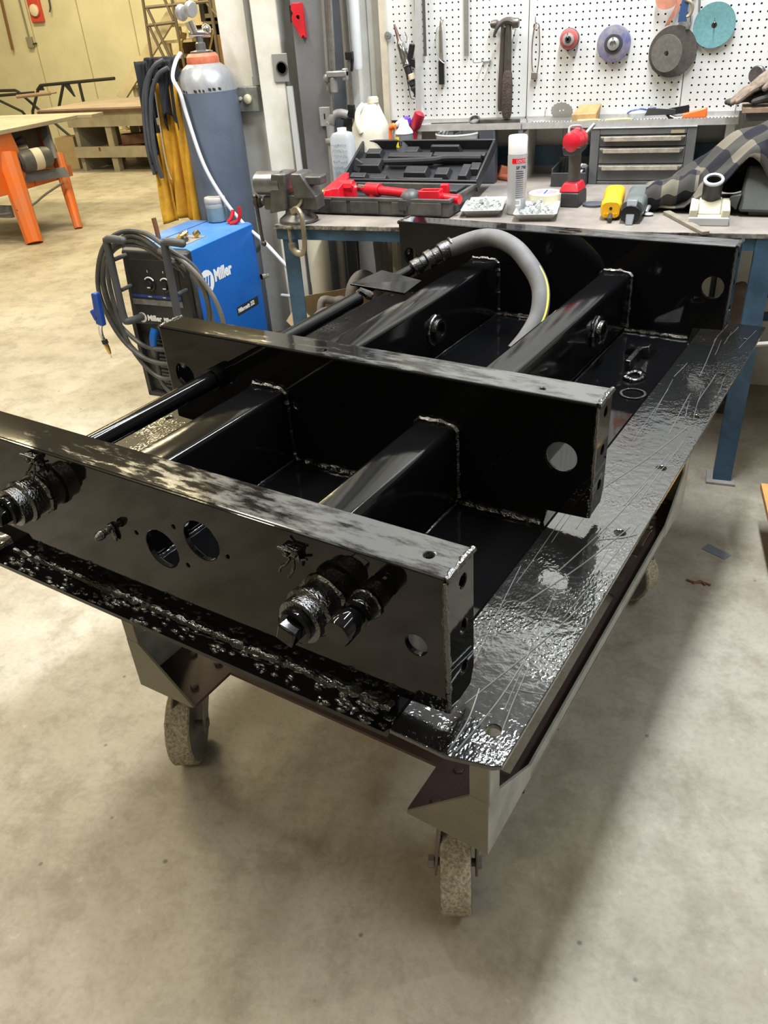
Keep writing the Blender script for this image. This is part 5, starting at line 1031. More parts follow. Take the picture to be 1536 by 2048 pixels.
B().lathe([(.012,0),(.017,.004),(.017,.05),(.014,.055),(.014,.09),(.011,.10),(.013,.12),(.010,.15)], (-.066,-.308,.345), (.06,-.1,-1), 14).tube([(-.06,-.325,.20),(-.03,-.33,.14),(.03,-.33,.10),(.10,-.33,.085),(.18,-.31,.085)], .009, 8, 4).out('gun_connector', M_cab, WD)
# handles on which the cable hangs
for s_, in ((-1,), (1,)):
    x = s_*.150+.020
    B().tube([(x+.085,-.372,.818),(x+.03,-.372,.822),(x+.006,-.372,.818),(x-.002,-.372,.80),(x-.004,-.375,.62),(x-.004,-.377,.49),(x+.008,-.37,.468),(x+.03,-.30,.466)], .0165, 12, 5).ball((x+.088,-.372,.818), .0165, 12, 8).out('cable_handle', M_hnd, WD)
    for z_ in (.60, .73): B().cyl((x-.004,-.355,z_),(x-.004,-.265,z_),.009,n=10).out('handle_stay', M_hnd, WD)
# coiled torch cable
q = random.Random(6)
for k in range(4):
    pts = []; rx, rz_ = .215+.018*k*(1 if k % 2 else -.4), .225+.02*k
    for i in range(14):
        a = 2*PI*i/14; z = .565+rz_*math.sin(a)*(1.0 if math.sin(a) > 0 else (.98+.18*(k % 3)))
        pts.append((-.03+rx*math.cos(a)+.02*(k-1.5)*.6+q.uniform(-.006,.006), -.318-.005*k+.004*math.sin(a*2+k)+(.05 if math.cos(a) > .8 else 0), z-(.0 if math.sin(a)>0 else .02)))
    B().tube(pts, .0105, 9, 5, True).out('torch_cable', M_cab, WD)
for k, xo in enumerate((.0, .035)):
    B().tube([(.10,-.335,.775),(.20,-.315,.73),(.245+xo,-.28,.60),(.25+xo*1.6,-.26,.45),(.225+xo,-.26,.30),(.12,-.30,.20)], .0105, 9, 5).out('torch_cable', mat('torch_cable_tan', (.20,.185,.16), .5, var=.3, scale=20), WD)
# torch hanging at the left
tg = B().hexa([(-.262,-.425,.46),(-.225,-.425,.45),(-.225,-.395,.45),(-.262,-.395,.46),(-.245,-.425,.60),(-.215,-.425,.60),(-.215,-.395,.60),(-.245,-.395,.60)]).cbox((-.258,-.41,.50), (.03,.03,.05), (0,-.35,0)).out('torch_handle', mat('torch_blue', (.015,.06,.30), .4), WD, bevel=.006)
B().tube([(-.245,-.41,.46),(-.257,-.41,.43),(-.258,-.41,.40),(-.25,-.41,.375)], .0095, 12, 4).out('torch_neck', M_chrome, tg)
B().lathe([(.013,0),(.014,.004),(.014,.018),(.012,.02)], (-.251,-.41,.385), (.2,0,-1), 14).out('neck_nut', M_black, tg)
B().lathe([(.0095,0),(.0105,.005),(.0105,.02),(.008,.036),(.006,.048),(0,.048)], (-.247,-.41,.366), (.22,0,-1), 14).cyl((-.2365,-.41,.318),(-.234,-.41,.300),.0012,n=6).out('nozzle', M_brass, tg)
# casters and rear wheels
for x in (-.13, .13):
    c_ = B().lathe([(.0,-.014),(.034,-.014),(.038,-.008),(.038,.008),(.034,.014),(0,.014)], (x,-.20,.038), (1,0,.0), 22).out('front_caster', M_dgrey, WD)
    B().box(x-.02,x-.016,-.225,-.175,.03,.07).box(x+.016,x+.02,-.225,-.175,.03,.07).box(x-.02,x+.02,-.225,-.175,.064,.07).out('caster_fork', M_steel, c_)
for x in (-.21, .212): B().lathe([(0,-.02),(.09,-.02),(.10,-.012),(.10,.012),(.09,.02),(0,.02)], (x,.30,.10), (1,0,0), 28).out('rear_wheel', M_rub, WD)
B().box(-.19,.19,.25,.52,.075,.09).box(-.19,-.175,.25,.30,.09,.62).out('rear_rack', M_dgrey, WD, bevel=.003)
B().lathe([(0,0),(.014,0),(.014,.02),(.010,.024),(.010,.04),(0,.04)], (hw,.262,.50), (.5,1,0), 12).out('gas_fitting', M_chrome, WD)
# loose things on the welder
wm = lambda x, y, z: Matrix.Translation((-1.905, 2.37, 0)) @ Matrix.Rotation(R(-4), 4, 'Z') @ Vector((x, y, z))
JR = E('dip_jar', 'small blue-grey jar with a white lid on the welder\'s rear top', 'jar', wm(.0,.245,.76))
B().lathe([(.044,0),(.048,.004),(.048,.075),(.045,.08)], (0,0,0), (0,0,1), 28).out('jar_body', mat('jar_bluegrey', (.15,.23,.29), .35, var=.3, scale=18), JR)
B().lathe([(.0482,.062),(.0485,.065),(.0485,.08),(.047,.083)], (0,0,0), (0,0,1), 28).out('label_band', mat('jar_greyband', (.30,.33,.34), .4), JR)
B().lathe([(.048,.083),(.0495,.086),(.0495,.104),(.047,.108),(0,.107)], (0,0,0), (0,0,1), 28).out('jar_lid', mat('lid_dusty', (.52,.50,.46), .5, var=.2, scale=20), JR)
tag(recenter(B().tube([wm(-.085,-.10,.76), wm(-.088,-.098,.80), wm(-.094,-.095,.845)], .011, 10, 3).out('copper_rod', mat('copper_brown', (.24,.10,.055), .4, metal=.5))), 'short reddish brown rod standing on the welder between the handles', 'rod')
for p0, p1, r_, m_, lab in (((.04,-.13,.768),(.075,-.10,.785),.010,M_brass,'brass fitting lying nearest the right handle on the welder top'),((.07,-.12,.772),(.10,-.14,.772),.009,M_dsteel,'dark steel fitting at the front of the dusty patch on the welder top'),((.03,-.09,.772),(.06,-.07,.785),.012,M_chrome,'shiny round fitting at the left of the dusty patch on the welder'),((.09,-.07,.772),(.11,-.06,.785),.012,M_brass,'short brass fitting at the back right of the dusty patch on the welder')):
    tag(recenter(B().cyl(wm(*p0), wm(*p1), r_, n=12).cyl(wm(*p0), Vector(wm(*p0))*.6+Vector(wm(*p1))*.4, r_*1.25, n=6).out('gas_fitting', m_)), lab, 'fitting')
tag(recenter(B().tube([wm(.085,.20,.765), wm(.10,.215,.785), wm(.105,.23,.815)], .009, 8, 3).tube([wm(.105,.19,.762), wm(.145,.2,.775), wm(.158,.205,.815), wm(.155,.205,.835)], .009, 8, 3).out('pliers_red', M_red)), 'red-handled pliers lying behind the jar on the welder', 'pliers')
# ------------------------------------------------------------------ gas cylinder
GC = E('gas_cylinder', 'tall slate-blue gas cylinder with silver shoulder behind the welder', 'gas cylinder', (-1.922, 2.765, .091))
gr = .134; M_cylb = mat('cylinder_slate', (.115,.145,.20), .38, var=.2, scale=5); M_cyls = mat('cylinder_silver', (.36,.37,.39), .35, metal=.25, var=.25, scale=9)
B().lathe([(.10,0),(gr-.006,.004),(gr,.02),(gr,1.205)], (0,0,0), (0,0,1), 40).out('barrel', M_cylb, GC)
B().lathe([(gr+.0003,1.204),(gr-.002,1.228),(gr-.012,1.262),(gr-.033,1.292),(gr-.06,1.312),(gr-.068,1.315)], (0,0,0), (0,0,1), 40).out('shoulder', M_cyls, GC)
B().lathe([(.071,1.308),(.073,1.312),(.071,1.340),(.06,1.352),(.03,1.354)], (0,0,0), (0,0,1), 30).out('neck_ring', mat('neck_ring_orange', (.72,.20,.11), .5, var=.25, scale=30), GC)
B().lathe([(.05,1.353),(.05,1.36),(.022,1.365),(.022,1.39),(.015,1.395),(.015,1.44)], (0,0,0), (0,0,1), 20).out('valve', mat('valve_grey', (.16,.165,.17), .4, metal=.5), GC)
q = random.Random(2); b = B()
for k in range(15):
    a = -1.35+k*.16+q.uniform(-.03,.03); 
    if k in (4, 8): continue
    z = 1.210+q.uniform(-.003,.003); w_ = q.uniform(.05,.11)
    b.grid(lambda u,v: ((gr+.0012)*math.sin(a+w_*u), -(gr+.0012)*math.cos(a+w_*u), z+v*.010-.004*u), 3, 1)
stuff(b.out('stencil_marks', M_blk_txt, GC))
RG = B().cyl((-.03,-.03,1.43),(.04,.03,1.425),.016,n=14).cyl((-.01,-.02,1.43),(-.02,-.03,1.475),.02,n=14).ball((.03,.02,1.44),.022,12,8).out('regulator', M_chrome, GC)
for x, z in ((-.035,1.505),(.012,1.515)):
    g_ = B().lathe([(.0,0),(.027,0),(.031,.004),(.031,.022),(.028,.026),(.028,.022),(0,.022)], (x,-.035,z), (-.86,.25,.2), 24).out('gauge', mat('gauge_case', (.5,.51,.54), .3, metal=.6), RG)
    B().lathe([(0,.0222),(.0275,.0222),(.0275,.0235),(0,.0235)], (x,-.035,z), (-.86,.25,.2), 22).out('gauge_face', M_white, RG)
B().tube([(-.05,-.04,1.42),(-.065,-.05,1.40),(-.07,-.055,1.36)], .008, 10, 3).cyl((-.048,-.04,1.435),(-.055,-.044,1.41),.013,n=6).out('hose_barb', M_brass, RG)
B().tube([(.055,-.02,1.365),(.072,-.02,1.40),(.084,-.02,1.44)], .005, 8, 2).out('key_rod', M_brass, GC)
B().lathe([(gr+.001,1.17),(gr+.002,1.165),(gr+.002,1.150),(gr+.001,1.145)], (0,0,-.66), (0,0,1), 40).out('strap_band', M_dgrey, GC)
T = E('gas_hose', 'thin white gas hose looping from the regulator down past the welder', 'hose', (-1.95, 2.62, .7), absolute=True)
B().tube([(-1.992,2.71,1.452),(-2.008,2.68,1.42),(-2.006,2.63,1.36),(-1.965,2.605,1.30),(-1.955,2.61,1.21),(-1.905,2.60,1.01),(-1.83,2.60,.86),(-1.745,2.60,.752),(-1.66,2.60,.68),(-1.585,2.58,.62),(-1.52,2.60,.52),(-1.55,2.68,.40),(-1.66,2.72,.38)], .0085, 10, 6).out('hose', mat('gas_hose_white', (.66,.66,.70), .35), T)
# ------------------------------------------------------------------ yellow and black jacket and cable hung beside the cylinder
JK = E('welding_jacket', 'black and golden-yellow leather welding jacket hanging left of the gas cylinder', 'jacket', (-2.12, 2.70, .74))
M_yel = mat('suede_yellow', (.70,.36,.02), .85, var=.35, scale=9, col2=(.50,.25,.015), bump=.25, bscale=60)
M_nav = mat('cotton_black', (.020,.021,.026), .85, var=.4, scale=14, bump=.2, bscale=30)
def cloth(name, m, xl, xr, z0, z1, y0, amp, fr, ph, lean=0):
    def fn(u, v):
        x = xl(v)+(xr(v)-xl(v))*u; z = z0(u)+(z1-z0(u))*v
        y = y0+amp*math.sin(fr*u+ph+2.2*v)*(1-.35*v)+.4*amp*math.sin(2.3*fr*u-3*v)-.02*math.sin(PI*u)
        return (x, y, z)
    o = B().grid(fn, 40, 26).out(name, m, JK)
    md = o.modifiers.new('thick', 'SOLIDIFY'); md.thickness = .006; return o
cloth('yellow_body', M_yel, lambda v: -.085+.05*v, lambda v: .115+.03*v-.05*max(0,v-.6), lambda u: .0+.02*math.sin(5*u), .60, .0, .022, 13, .4)
cloth('yellow_sleeve', M_yel, lambda v: -.115+.035*v, lambda v: -.015+.0*v, lambda u: -.01+.02*u, .40, -.045, .016, 8, 1.5)
cloth('black_back', M_nav, lambda v: -.085+.02*v-.03*math.sin(PI*v), lambda v: .05+.055*v, lambda u: .30+.16*math.sin(4*u+.5), .70, .012, .018, 15, 2.0)
cloth('black_sleeve', M_nav, lambda v: -.10+.02*v, lambda v: -.03+.03*v, lambda u: .34-.12*(1-u), .69, -.06, .016, 9, .2)
cloth('black_lapel', M_nav, lambda v: .0+.02*v, lambda v: .075+.03*v, lambda u: .38+.10*math.sin(3*u), .69, -.04, .014, 9, 1.0)
B().tube([(.005,-.062,.62),(-.004,-.064,.45),(-.01,-.066,.30),(-.004,-.066,.22),(.002,-.066,.20)], .003, 6, 4).out('zip_edge', mat('zip_grey', (.38,.33,.26), .5), JK)
T = E('welding_lead', 'thick dark grey cable looped over the black jacket', 'cable', (-2.1, 2.63, 1.0), absolute=True)
for k, (dx, dz) in enumerate(((0, 0), (-.018, -.014), (.016, -.03))):
    B().tube([(-2.035+dx,2.63,1.43+dz),(-2.085+dx,2.615,1.405+dz),(-2.135+dx,2.61,1.33+dz),(-2.165+dx,2.61,1.22+dz),(-2.18+dx,2.61,1.08+dz),(-2.175+dx,2.62,.98+dz)], .010, 9, 5).out('lead', mat('lead_slate', (.06,.065,.075), .5, var=.2, scale=20), T)
# ================================================================== UNDER THE BENCH
CB = E('cardboard_box', 'open cardboard box of grey hose offcuts under the workbench', 'box', (-1.20, 2.46, .26), R(42))
M_card = mat('cardboard', (.46,.35,.20), .85, var=.15, scale=6)
M_cardi = mat('cardboard_inside', (.36,.26,.15), .9)
bx_, by_, bh = .19, .135, .20
B().box(-bx_,bx_,-by_,by_,0,.004).box(-bx_,bx_,-by_,-by_+.004,.004,bh).box(-bx_,bx_,by_-.004,by_,.004,bh+.01).box(-bx_,-bx_+.004,-by_+.004,by_-.004,.004,bh-.02).box(bx_-.004,bx_,-by_+.004,by_-.004,.004,bh).out('box_shell', M_card, CB, False)
B().hexa([(-bx_,-by_,bh-.02),(-bx_+.003,-by_,bh-.02),(-bx_+.003,by_,bh-.02),(-bx_,by_,bh-.02),(-bx_-.06,-by_,bh-.09),(-bx_-.057,-by_,bh-.09),(-bx_-.057,by_,bh-.09),(-bx_-.06,by_,bh-.09)]).out('flap', M_card, CB, False)
cm = lambda x, y, z: Matrix.Translation((-1.20, 2.46, .26)) @ Matrix.Rotation(R(42), 4, 'Z') @ Vector((x, y, z))
M_off = mat('hose_offcut_grey', (.30,.275,.26), .7, var=.3, scale=20)
for pts, r_, lab in (([(.03,.02,.16),(.05,.02,.25),(.10,.03,.285),(.15,.03,.25),(.165,.02,.16)], .028, 'thick grey hose bend arching out of the cardboard box'),
    ([(-.12,.0,.17),(-.10,.01,.215),(-.05,.0,.205),(-.02,-.02,.21),(.0,-.04,.19)], .018, 'crooked grey hose piece in the middle of the cardboard box'),
    ([(-.17,-.06,.16),(-.13,-.07,.19),(-.07,-.08,.185),(-.06,-.09,.16)], .017, 'short grey hose piece at the near corner of the cardboard box'),
    ([(-.10,-.04,.15),(-.04,-.05,.18),(.02,-.07,.19),(.05,-.075,.17)], .016, 'pale hose piece lying low along the box\'s near side')):
    tag(recenter(B().tube([cm(*p) for p in pts], r_, 12, 5).out('hose_offcut', M_off)), lab, 'hose')
tag(recenter(B().box(-1.34,-1.03,2.30,2.62,.20,.256).box(-1.33,-1.30,2.32,2.35,0,.2).box(-1.07,-1.04,2.32,2.35,0,.2).box(-1.33,-1.30,2.57,2.60,0,.2).box(-1.07,-1.04,2.57,2.60,0,.2).out('low_stand', mat('stand_dark', (.05,.048,.045), .6))), 'low dark stand under the cardboard box', 'stand')
tag(recenter(B().cyl((-1.405,2.66,.0),(-1.40,2.66,.84),.050,n=24).out('plastic_pipe', mat('pvc_cream', (.68,.65,.50), .45, var=.15, scale=5))), 'tall cream plastic pipe standing behind the bench\'s left leg', 'pipe')
for xa, ya, wd_, h_, ln, lab in ((-1.36,2.80,.115,.80,.10,'grey sheet panel leaning left of the others under the bench'),(-1.24,2.78,.11,.74,.05,'darker grey sheet panel leaning beside the dark gap under the bench')):
    tag(recenter(B().hexa([(xa,ya,0),(xa+wd_,ya-.03,0),(xa+wd_,ya-.02,0),(xa,ya+.01,0),(xa-.03,ya+ln,h_),(xa+wd_-.06,ya+ln-.02,h_),(xa+wd_-.06,ya+ln-.01,h_),(xa-.03,ya+ln+.01,h_)]).out('sheet_panel', mat('panel_grey', (.30,.31,.34), .5, var=.3, scale=4), bevel=.002)), lab, 'panel')
T = E('wooden_reel', 'brown-rimmed round reel standing behind the beam at the left bench leg', 'reel', (-1.42, 2.28, 0))
B().lathe([(.0,.27),(.15,.27),(.165,.275),(.165,.315),(.15,.32),(.14,.30),(0,.30)], (0,0,0), (0,0,1), 36).out('flange', mat('reel_brown', (.14,.055,.028), .5, var=.3, scale=10), T)
B().cyl((0,0,0),(0,0,.272),.09,n=28).out('drum', mat('reel_paper', (.5,.46,.38), .7), T)
WP = tag(recenter(B().box(.40,.525,2.85,2.862,.05,.86).out('painted_white_board', mat('painted_board', (.60,.61,.59), .5, var=.15, scale=8))), 'white board standing under the bench behind the right front leg', 'board')
b = B().ball((.45,2.70,.30), (.085,.07,.24), 20, 14)
for v_ in b.bm.verts:
    c_ = v_.co; c_ += Vector((math.sin(c_.z*23+c_.y*30), math.sin(c_.z*17+c_.x*33), .4*math.sin(c_.x*29)))*.010
    if c_.z < .07: c_.z = .06+.01*math.sin(c_.x*40)
tag(recenter(b.out('burlap_sack', mat('sack_brown', (.24,.19,.155), .9, var=.35, scale=14, bump=.3, bscale=50))), 'dirty brown sack slumped against the white board under the bench', 'sack')
tag(recenter(B().box(.37,.53,2.60,2.80,0,.058).out('sack_block', M_dsteel)), 'dark block under the brown sack', 'block')
tag(recenter(B().box(.425,.50,2.865,2.935,.04,.085).out('wood_offcut', mat('wood_offcut_tan', (.62,.45,.24), .6), bevel=.004)), 'small tan wood offcut by the wall behind the right bench leg', 'wood offcut')
tag(recenter(B().lathe([(.05,0),(.06,.004),(.06,.03),(.05,.036),(0,.036)], (.455,2.90,.0), (0,0,1), 20).out('rubber_puck', M_rub)), 'dark round puck under the tan wood offcut', 'puck')
tag(recenter(B().tube([(.395,2.03,.52),(.44,1.985,.535),(.50,1.97,.55),(.56,1.96,.56),(.70,1.97,.56)], .008, 8, 4).out('grey_cord', mat('cord_grey', (.42,.41,.40), .5))), 'grey cord passing across the right blue bench leg', 'cord')
tag(recenter(B().tube([(.62,2.86,.80),(.60,2.84,.60),(.575,2.83,.48),(.54,2.84,.40),(.50,2.85,.38)], .005, 8, 5).out('black_cable', M_rub)), 'thin black cable hanging on the white wall right of the bench leg', 'cable')
T = E('orange_board_stool', 'orange-topped low wooden board on a dark foot at the right edge of the floor', 'board', (.80, 1.60, 0))
B().hexa([(-.245,.135,.145),(.2,.135,.145),(.2,-.16,.145),(-.222,-.16,.145),(-.245,.135,.163),(.2,.135,.163),(.2,-.16,.163),(-.222,-.16,.163)]).out('board', mat('board_orange', (.72,.37,.12), .5, var=.2, scale=10), T, False)
B().box(-.05,.15,-.1,.08,0,.145).out('foot_block', M_dsteel, T)
# ================================================================== FAR ROOM
SW = E('table_saw', 'old orange contractor table saw with dusty cast top at the left edge', 'table saw', (-5.85, 5.45, 0))
M_sor = mat('saw_orange', (.78,.17,.02), .5, var=.3, scale=4, col2=(.62,.20,.08))
M_cast = mat('cast_top_dusty', (.46,.41,.33), .55, metal=.1, var=.2, scale=5)
M_sd = mat('saw_dark', (.05,.05,.05), .5)
zt3 = .90
B().box(-.9,.43,-.50,.62,zt3-.035,zt3).out('saw_top', M_cast, SW, bevel=.004)
B().box(-.9,.455,-.56,-.52,zt3-.055,zt3-.02).out('fence_rail', mat('rail_pale', (.62,.55,.42), .4, metal=.3), SW, bevel=.004)
B().box(-.9,.60,.62,.80,zt3-.03,zt3+.003).out('extension_wing', M_cast, SW, bevel=.004)
B().lathe([(0,.0),(.055,0),(.055,.004),(0,.004)], (.02,-.05,zt3), (0,0,1), 20).out('throat_plate', M_sd, SW)
B().hexa([(-.42,-.40,.42),(.30,-.40,.42),(.30,-.36,.42),(-.42,-.36,.42),(-.40,-.38,.86),(.25,-.38,.86),(.25,-.34,.86),(-.40,-.34,.86)]).out('front_cabinet', M_sor, SW, bevel=.006)
B().hexa([(-.42,.36,.46),(.32,.36,.46),(.32,.40,.46),(-.42,.40,.46),(-.40,.34,.86),(.25,.34,.86),(.25,.38,.86),(-.40,.38,.86)]).out('rear_cabinet', M_sor, SW, bevel=.006)
B().hexa([(.37,-.62,.40),(.40,-.62,.40),(.40,-.12,.40),(.37,-.12,.40),(.37,-.55,.865),(.40,-.55,.865),(.40,-.24,.865),(.37,-.24,.865)]).out('side_panel', M_sor, SW, bevel=.006)
B().hexa([(.37,-.12,.40),(.40,-.12,.40),(.40,.40,.40),(.37,.40,.40),(.37,-.12,.50),(.40,-.12,.50),(.40,.40,.50),(.37,.40,.50)]).out('side_rail', M_sor, SW, bevel=.004)
B().box(.20,.28,-.36,.36,.42,.50).out('cabinet_rail', M_sor, SW, bevel=.004)
B().box(-.3,.2,-.3,.3,.5,.86).out('blade_trunnion', M_sd, SW)
def sleg(p0, p1, w0, w1, nm='leg'):
    p0, p1 = Vector(p0), Vector(p1); u, v, d = basis(p1-p0)
    return B().loft([[p+(u*math.cos(2*PI*i/10)*q_+v*math.sin(2*PI*i/10)*q_) for i in range(10)] for p, q_ in ((p0, w0), (p1, w1))]).out(nm, M_sor, SW)
sleg((.36,-.34,.70), (.585,-.53,.0), .10, .075); sleg((.36,.30,.60), (.63,.02,.0), .06, .038); sleg((-.40,-.38,.6), (-.62,-.5,.0), .07, .05); sleg((-.38,.38,.55), (-.30,.35,.0), .05, .035)
mt = B().lathe([(.0,-.02),(.06,-.02),(.085,0),(.09,.03),(.09,.22),(.08,.26),(.05,.28),(0,.28)], (.40,-.22,.62), (.45,.88,.05), 24).out('motor', mat('motor_grey', (.10,.105,.11), .45, var=.3, scale=14), SW)
B().lathe([(.0902,.10),(.0915,.11),(.0915,.17),(.0902,.18)], (.40,-.22,.62), (.45,.88,.05), 24).out('motor_label', mat('motor_white', (.62,.58,.48), .5), mt)
B().lathe([(.0,-.022),(.035,-.022),(.03,-.03),(0,-.03)], (.40,-.22,.62), (.45,.88,.05), 16).out('fan_cover', M_lgrey, mt)
B().cyl((.30,-.25,.70),(.40,-.1,.70),.05,n=16).cyl((.2,-.1,.72),(.32,-.02,.78),.04,n=14).out('gear_housing', M_dsteel, SW)
B().hexa([(.42,.1,.60),(.50,.1,.60),(.50,.14,.60),(.42,.14,.60),(.18,.34,.88),(.28,.34,.88),(.28,.38,.88),(.18,.38,.88)]).out('motor_bracket', M_grey, SW, bevel=.004)
B().hexa([(.36,-.34,.46),(.58,.12,.44),(.58,.15,.44),(.36,-.31,.46),(.34,-.34,.54),(.54,.12,.52),(.54,.15,.52),(.34,-.31,.54)]).out('stand_brace', M_grey, SW)
B().tube([(.50,-.54,.28),(.56,-.40,.30),(.60,-.25,.36),(.56,.05,.40)], .010, 8, 4).tube([(.45,-.56,.26),(.30,-.58,.25),(.0,-.58,.26),(-.6,-.56,.25)], .012, 8, 3).out('cord', mat('saw_cord', (.12,.11,.11), .6), SW)
B().box(-.75,.35,-.47,-.43,.20,.30).out('lower_brace', M_grey, SW, False)
# wooden work table with clutter
TB = E('wooden_table', 'broad low wooden work table with a lower shelf in the far room', 'table', (-6.2, 8.95, 0))
M_twood = mat('table_wood', (.42,.345,.29), .7, var=.25, scale=3); M_tend = mat('table_beam', (.40,.36,.27), .7, var=.25, scale=4)
zt4 = .752
B().box(-1.75,.6,-.55,.75,zt4-.022,zt4).out('table_top', M_twood, TB, False)
B().box(-1.76,.6,-.56,-.55,zt4-.05,zt4-.02).out('top_edge', mat('table_edge_dark', (.16,.085,.045), .6, var=.4, scale=10), TB, False)
B().box(-1.35,.55,-.52,-.46,zt4-.22,zt4-.05).out('front_beam', M_tend, TB, False)
B().box(-1.2,.55,-.50,.6,.22,.245).out('lower_shelf', M_tend, TB, False); B().box(-1.35,.55,-.52,-.48,.17,.30).out('shelf_beam', M_tend, TB, False)
for x, y in ((-.80,-.5),(.45,-.5),(-1.2,.55),(.45,.55)): B().box(x,x+.09,y,y+.09,0,zt4-.02).out('leg', M_tend, TB, False)
B().box(-1.33,-1.27,-.46,.4,.0,.70).out('end_panel', mat('table_end_grey', (.30,.29,.24), .7), TB, False)
M_scr = mat('scrap_brown', (.17,.085,.045), .8, var=.5, scale=8)
for x, y, z, sx, sy, sz, rz_, m_, lab in ((-.72,-.3,.245,.55,.35,.05,.2,M_scr,'flat brown board on the table\'s lower shelf, leftmost'),(-.55,-.28,.30,.30,.2,.12,.5,M_scr,'brown scrap block on the lower shelf under the table'),(-.02,-.3,.245,.5,.3,.03,-.2,M_twood,'pale plank on the table\'s lower shelf'),(.2,-.2,.275,.35,.2,.06,.4,mat('scrap_grey', (.12,.10,.09), .7),'dark piece lying on the pale plank under the table'),(-.45,-.12,.30,.12,.12,.34,.1,mat('scrap_olive', (.16,.12,.07), .8),'upright brown box below the table beam')):
    o = B().cbox((0,0,sz/2), (sx,sy,sz)).out('wood_scrap', m_, bevel=.006); o.location = (-6.2+x, 8.95+y, z); o.rotation_euler = (0,0,rz_); tag(o, lab, 'wood scrap')
tag(recenter(B().cbox((-7.85,8.7,.20),(.26,.22,.4),(0,0,.3)).out('carton', M_card, bevel=.004)), 'brown carton on the floor left of the wooden table', 'carton')
M_drk = mat('stand_black', (.025,.025,.027), .5)
ST = E('roller_stand', 'black steel folding stand with pointed bracket behind the wooden table', 'stand', (-7.2, 10.1, 0))
def bars(par, L_, r_, nm='bar'):
    for a in L_: B().tube(a, r_, 8).out(nm, M_drk, par)
k_ = (10.1+.764)/(8.2+.764)
X = lambda x: .238+(x-.238)*k_+7.2
Zc = lambda z: 1.55+(z-1.55)*k_
bars(ST, [[(X(-7.62),0,Zc(1.04)),(X(-6.5),0,Zc(1.075))],[(X(-7.62),0,Zc(1.04)),(X(-7.69),0,Zc(.99))],[(X(-7.27),0,Zc(1.04)),(X(-7.42),0,Zc(.80))],[(X(-7.03),0,Zc(1.05)),(X(-7.03),0,Zc(.86)),(X(-7.0),0,.0)],[(X(-7.68),0,Zc(.99)),(X(-7.85),0,Zc(.76)),(X(-8.0),0,0)]], .022)
B().hexa([(X(-7.27),-.01,Zc(1.04)),(X(-7.18),-.01,Zc(1.04)),(X(-7.18),.01,Zc(1.04)),(X(-7.27),.01,Zc(1.04)),(X(-7.15),-.01,Zc(.90)),(X(-7.135),-.01,Zc(.90)),(X(-7.135),.01,Zc(.90)),(X(-7.15),.01,Zc(.90))]).out('pointed_bracket', M_drk, ST)
B().hexa([(X(-7.69),-.01,Zc(.985)),(X(-7.58),-.01,Zc(.985)),(X(-7.58),.01,Zc(.985)),(X(-7.69),.01,Zc(.985)),(X(-7.65),-.01,Zc(1.03)),(X(-7.60),-.01,Zc(1.045)),(X(-7.60),.01,Zc(1.045)),(X(-7.65),.01,Zc(1.03))]).out('corner_bracket', M_drk, ST)
S2 = E('saw_horse', 'black X-braced trestle behind the table saw at the left edge', 'trestle', (-8.4, 9.7, 0))
k_ = (9.7+.764)/(8.2+.764); X = lambda x: .238+(x-.238)*k_+8.4
bars(S2, [[(X(-8.6),0,Zc(1.01)),(X(-8.03),0,Zc(1.0)),(X(-7.98),0,Zc(.975)),(X(-7.72),0,Zc(.75)),(X(-7.35),0,Zc(.45))],[(X(-8.35),0,Zc(.90)),(X(-8.02),0,Zc(.76)),(X(-7.9),0,Zc(.60))],[(X(-8.5),0,Zc(.945)),(X(-7.75),0,Zc(.965))],[(X(-8.5),.1,Zc(1.0)),(X(-8.5),.1,0)],[(X(-7.5),0,Zc(.45)),(X(-7.5),0,0)]], .020)
tag(recenter(B().cyl((-9.35,9.62,.83),(-8.80,9.70,.85),.026,n=10).cyl((-8.80,9.70,.85),(-8.70,9.715,.855),.014,n=10).out('copper_bar', mat('bar_pinkish', (.36,.25,.19), .6))), 'pinkish brown bar lying across the black trestle', 'bar')
# stair along the far wall with its steel guard rail
SR = E('staircase', 'cream painted open-riser staircase along the far wall', 'staircase', (-7.0, 10.3, 0))
M_str = mat('stair_cream', (.66,.58,.40), .6, var=.15, scale=4); M_trd = mat('tread_cream', (.62,.53,.36), .6)
kk = (10.3+.764)/(10+.764); SX = lambda x: .238+(x-.238)*kk+7.0; SZ = lambda z: 1.55+(z-1.55)*kk
steps = [(-7.9,.33),(-7.80,.53),(-7.66,.72),(-7.48,.90),(-7.24,1.05),(-7.02,1.22),(-6.82,1.40),(-6.62,1.58)]
for x, z in steps:
    B().box(SX(x)-.05,SX(x)+.55,-.30,.45,SZ(z)-.035,SZ(z)).out('tread', M_trd, SR, False)
    B().box(SX(x)+.0,SX(x)+.5,.30,.36,SZ(z)-.20,SZ(z)-.036).out('riser_gap_shade', mat('riser_gap_dark', (.14,.10,.06), .8), SR, False)  # dark panel standing in for the shade in the open riser gap
    B().box(SX(x)+.10,SX(x)+.16,-.28,-.22,SZ(z)-.22,SZ(z)-.035).out('riser_block', M_str, SR, False)
def stringer(y):
    P = [(-7.95,.2),(-7.62,.2),(-7.30,.87),(-6.0,2.0),(-6.0,2.25),(-7.45,1.10)]
    B().plate([(SX(x), SZ(z)) for x, z in [(-7.62,.78),(-7.5,.72),(-6.0,2.02),(-6.0,2.22)]], (), .05, (0,y,0), (1,0,0), (0,0,1)).out('stringer', M_str, SR, False)
stringer(-.32); stringer(.5)
GRD = E('rail_scaffold', 'grey-brown tubular scaffold frame standing before the staircase', 'scaffold', (-7.0, 9.75, 0))
M_scf = mat('scaffold_brown', (.16,.135,.10), .5, metal=.3)
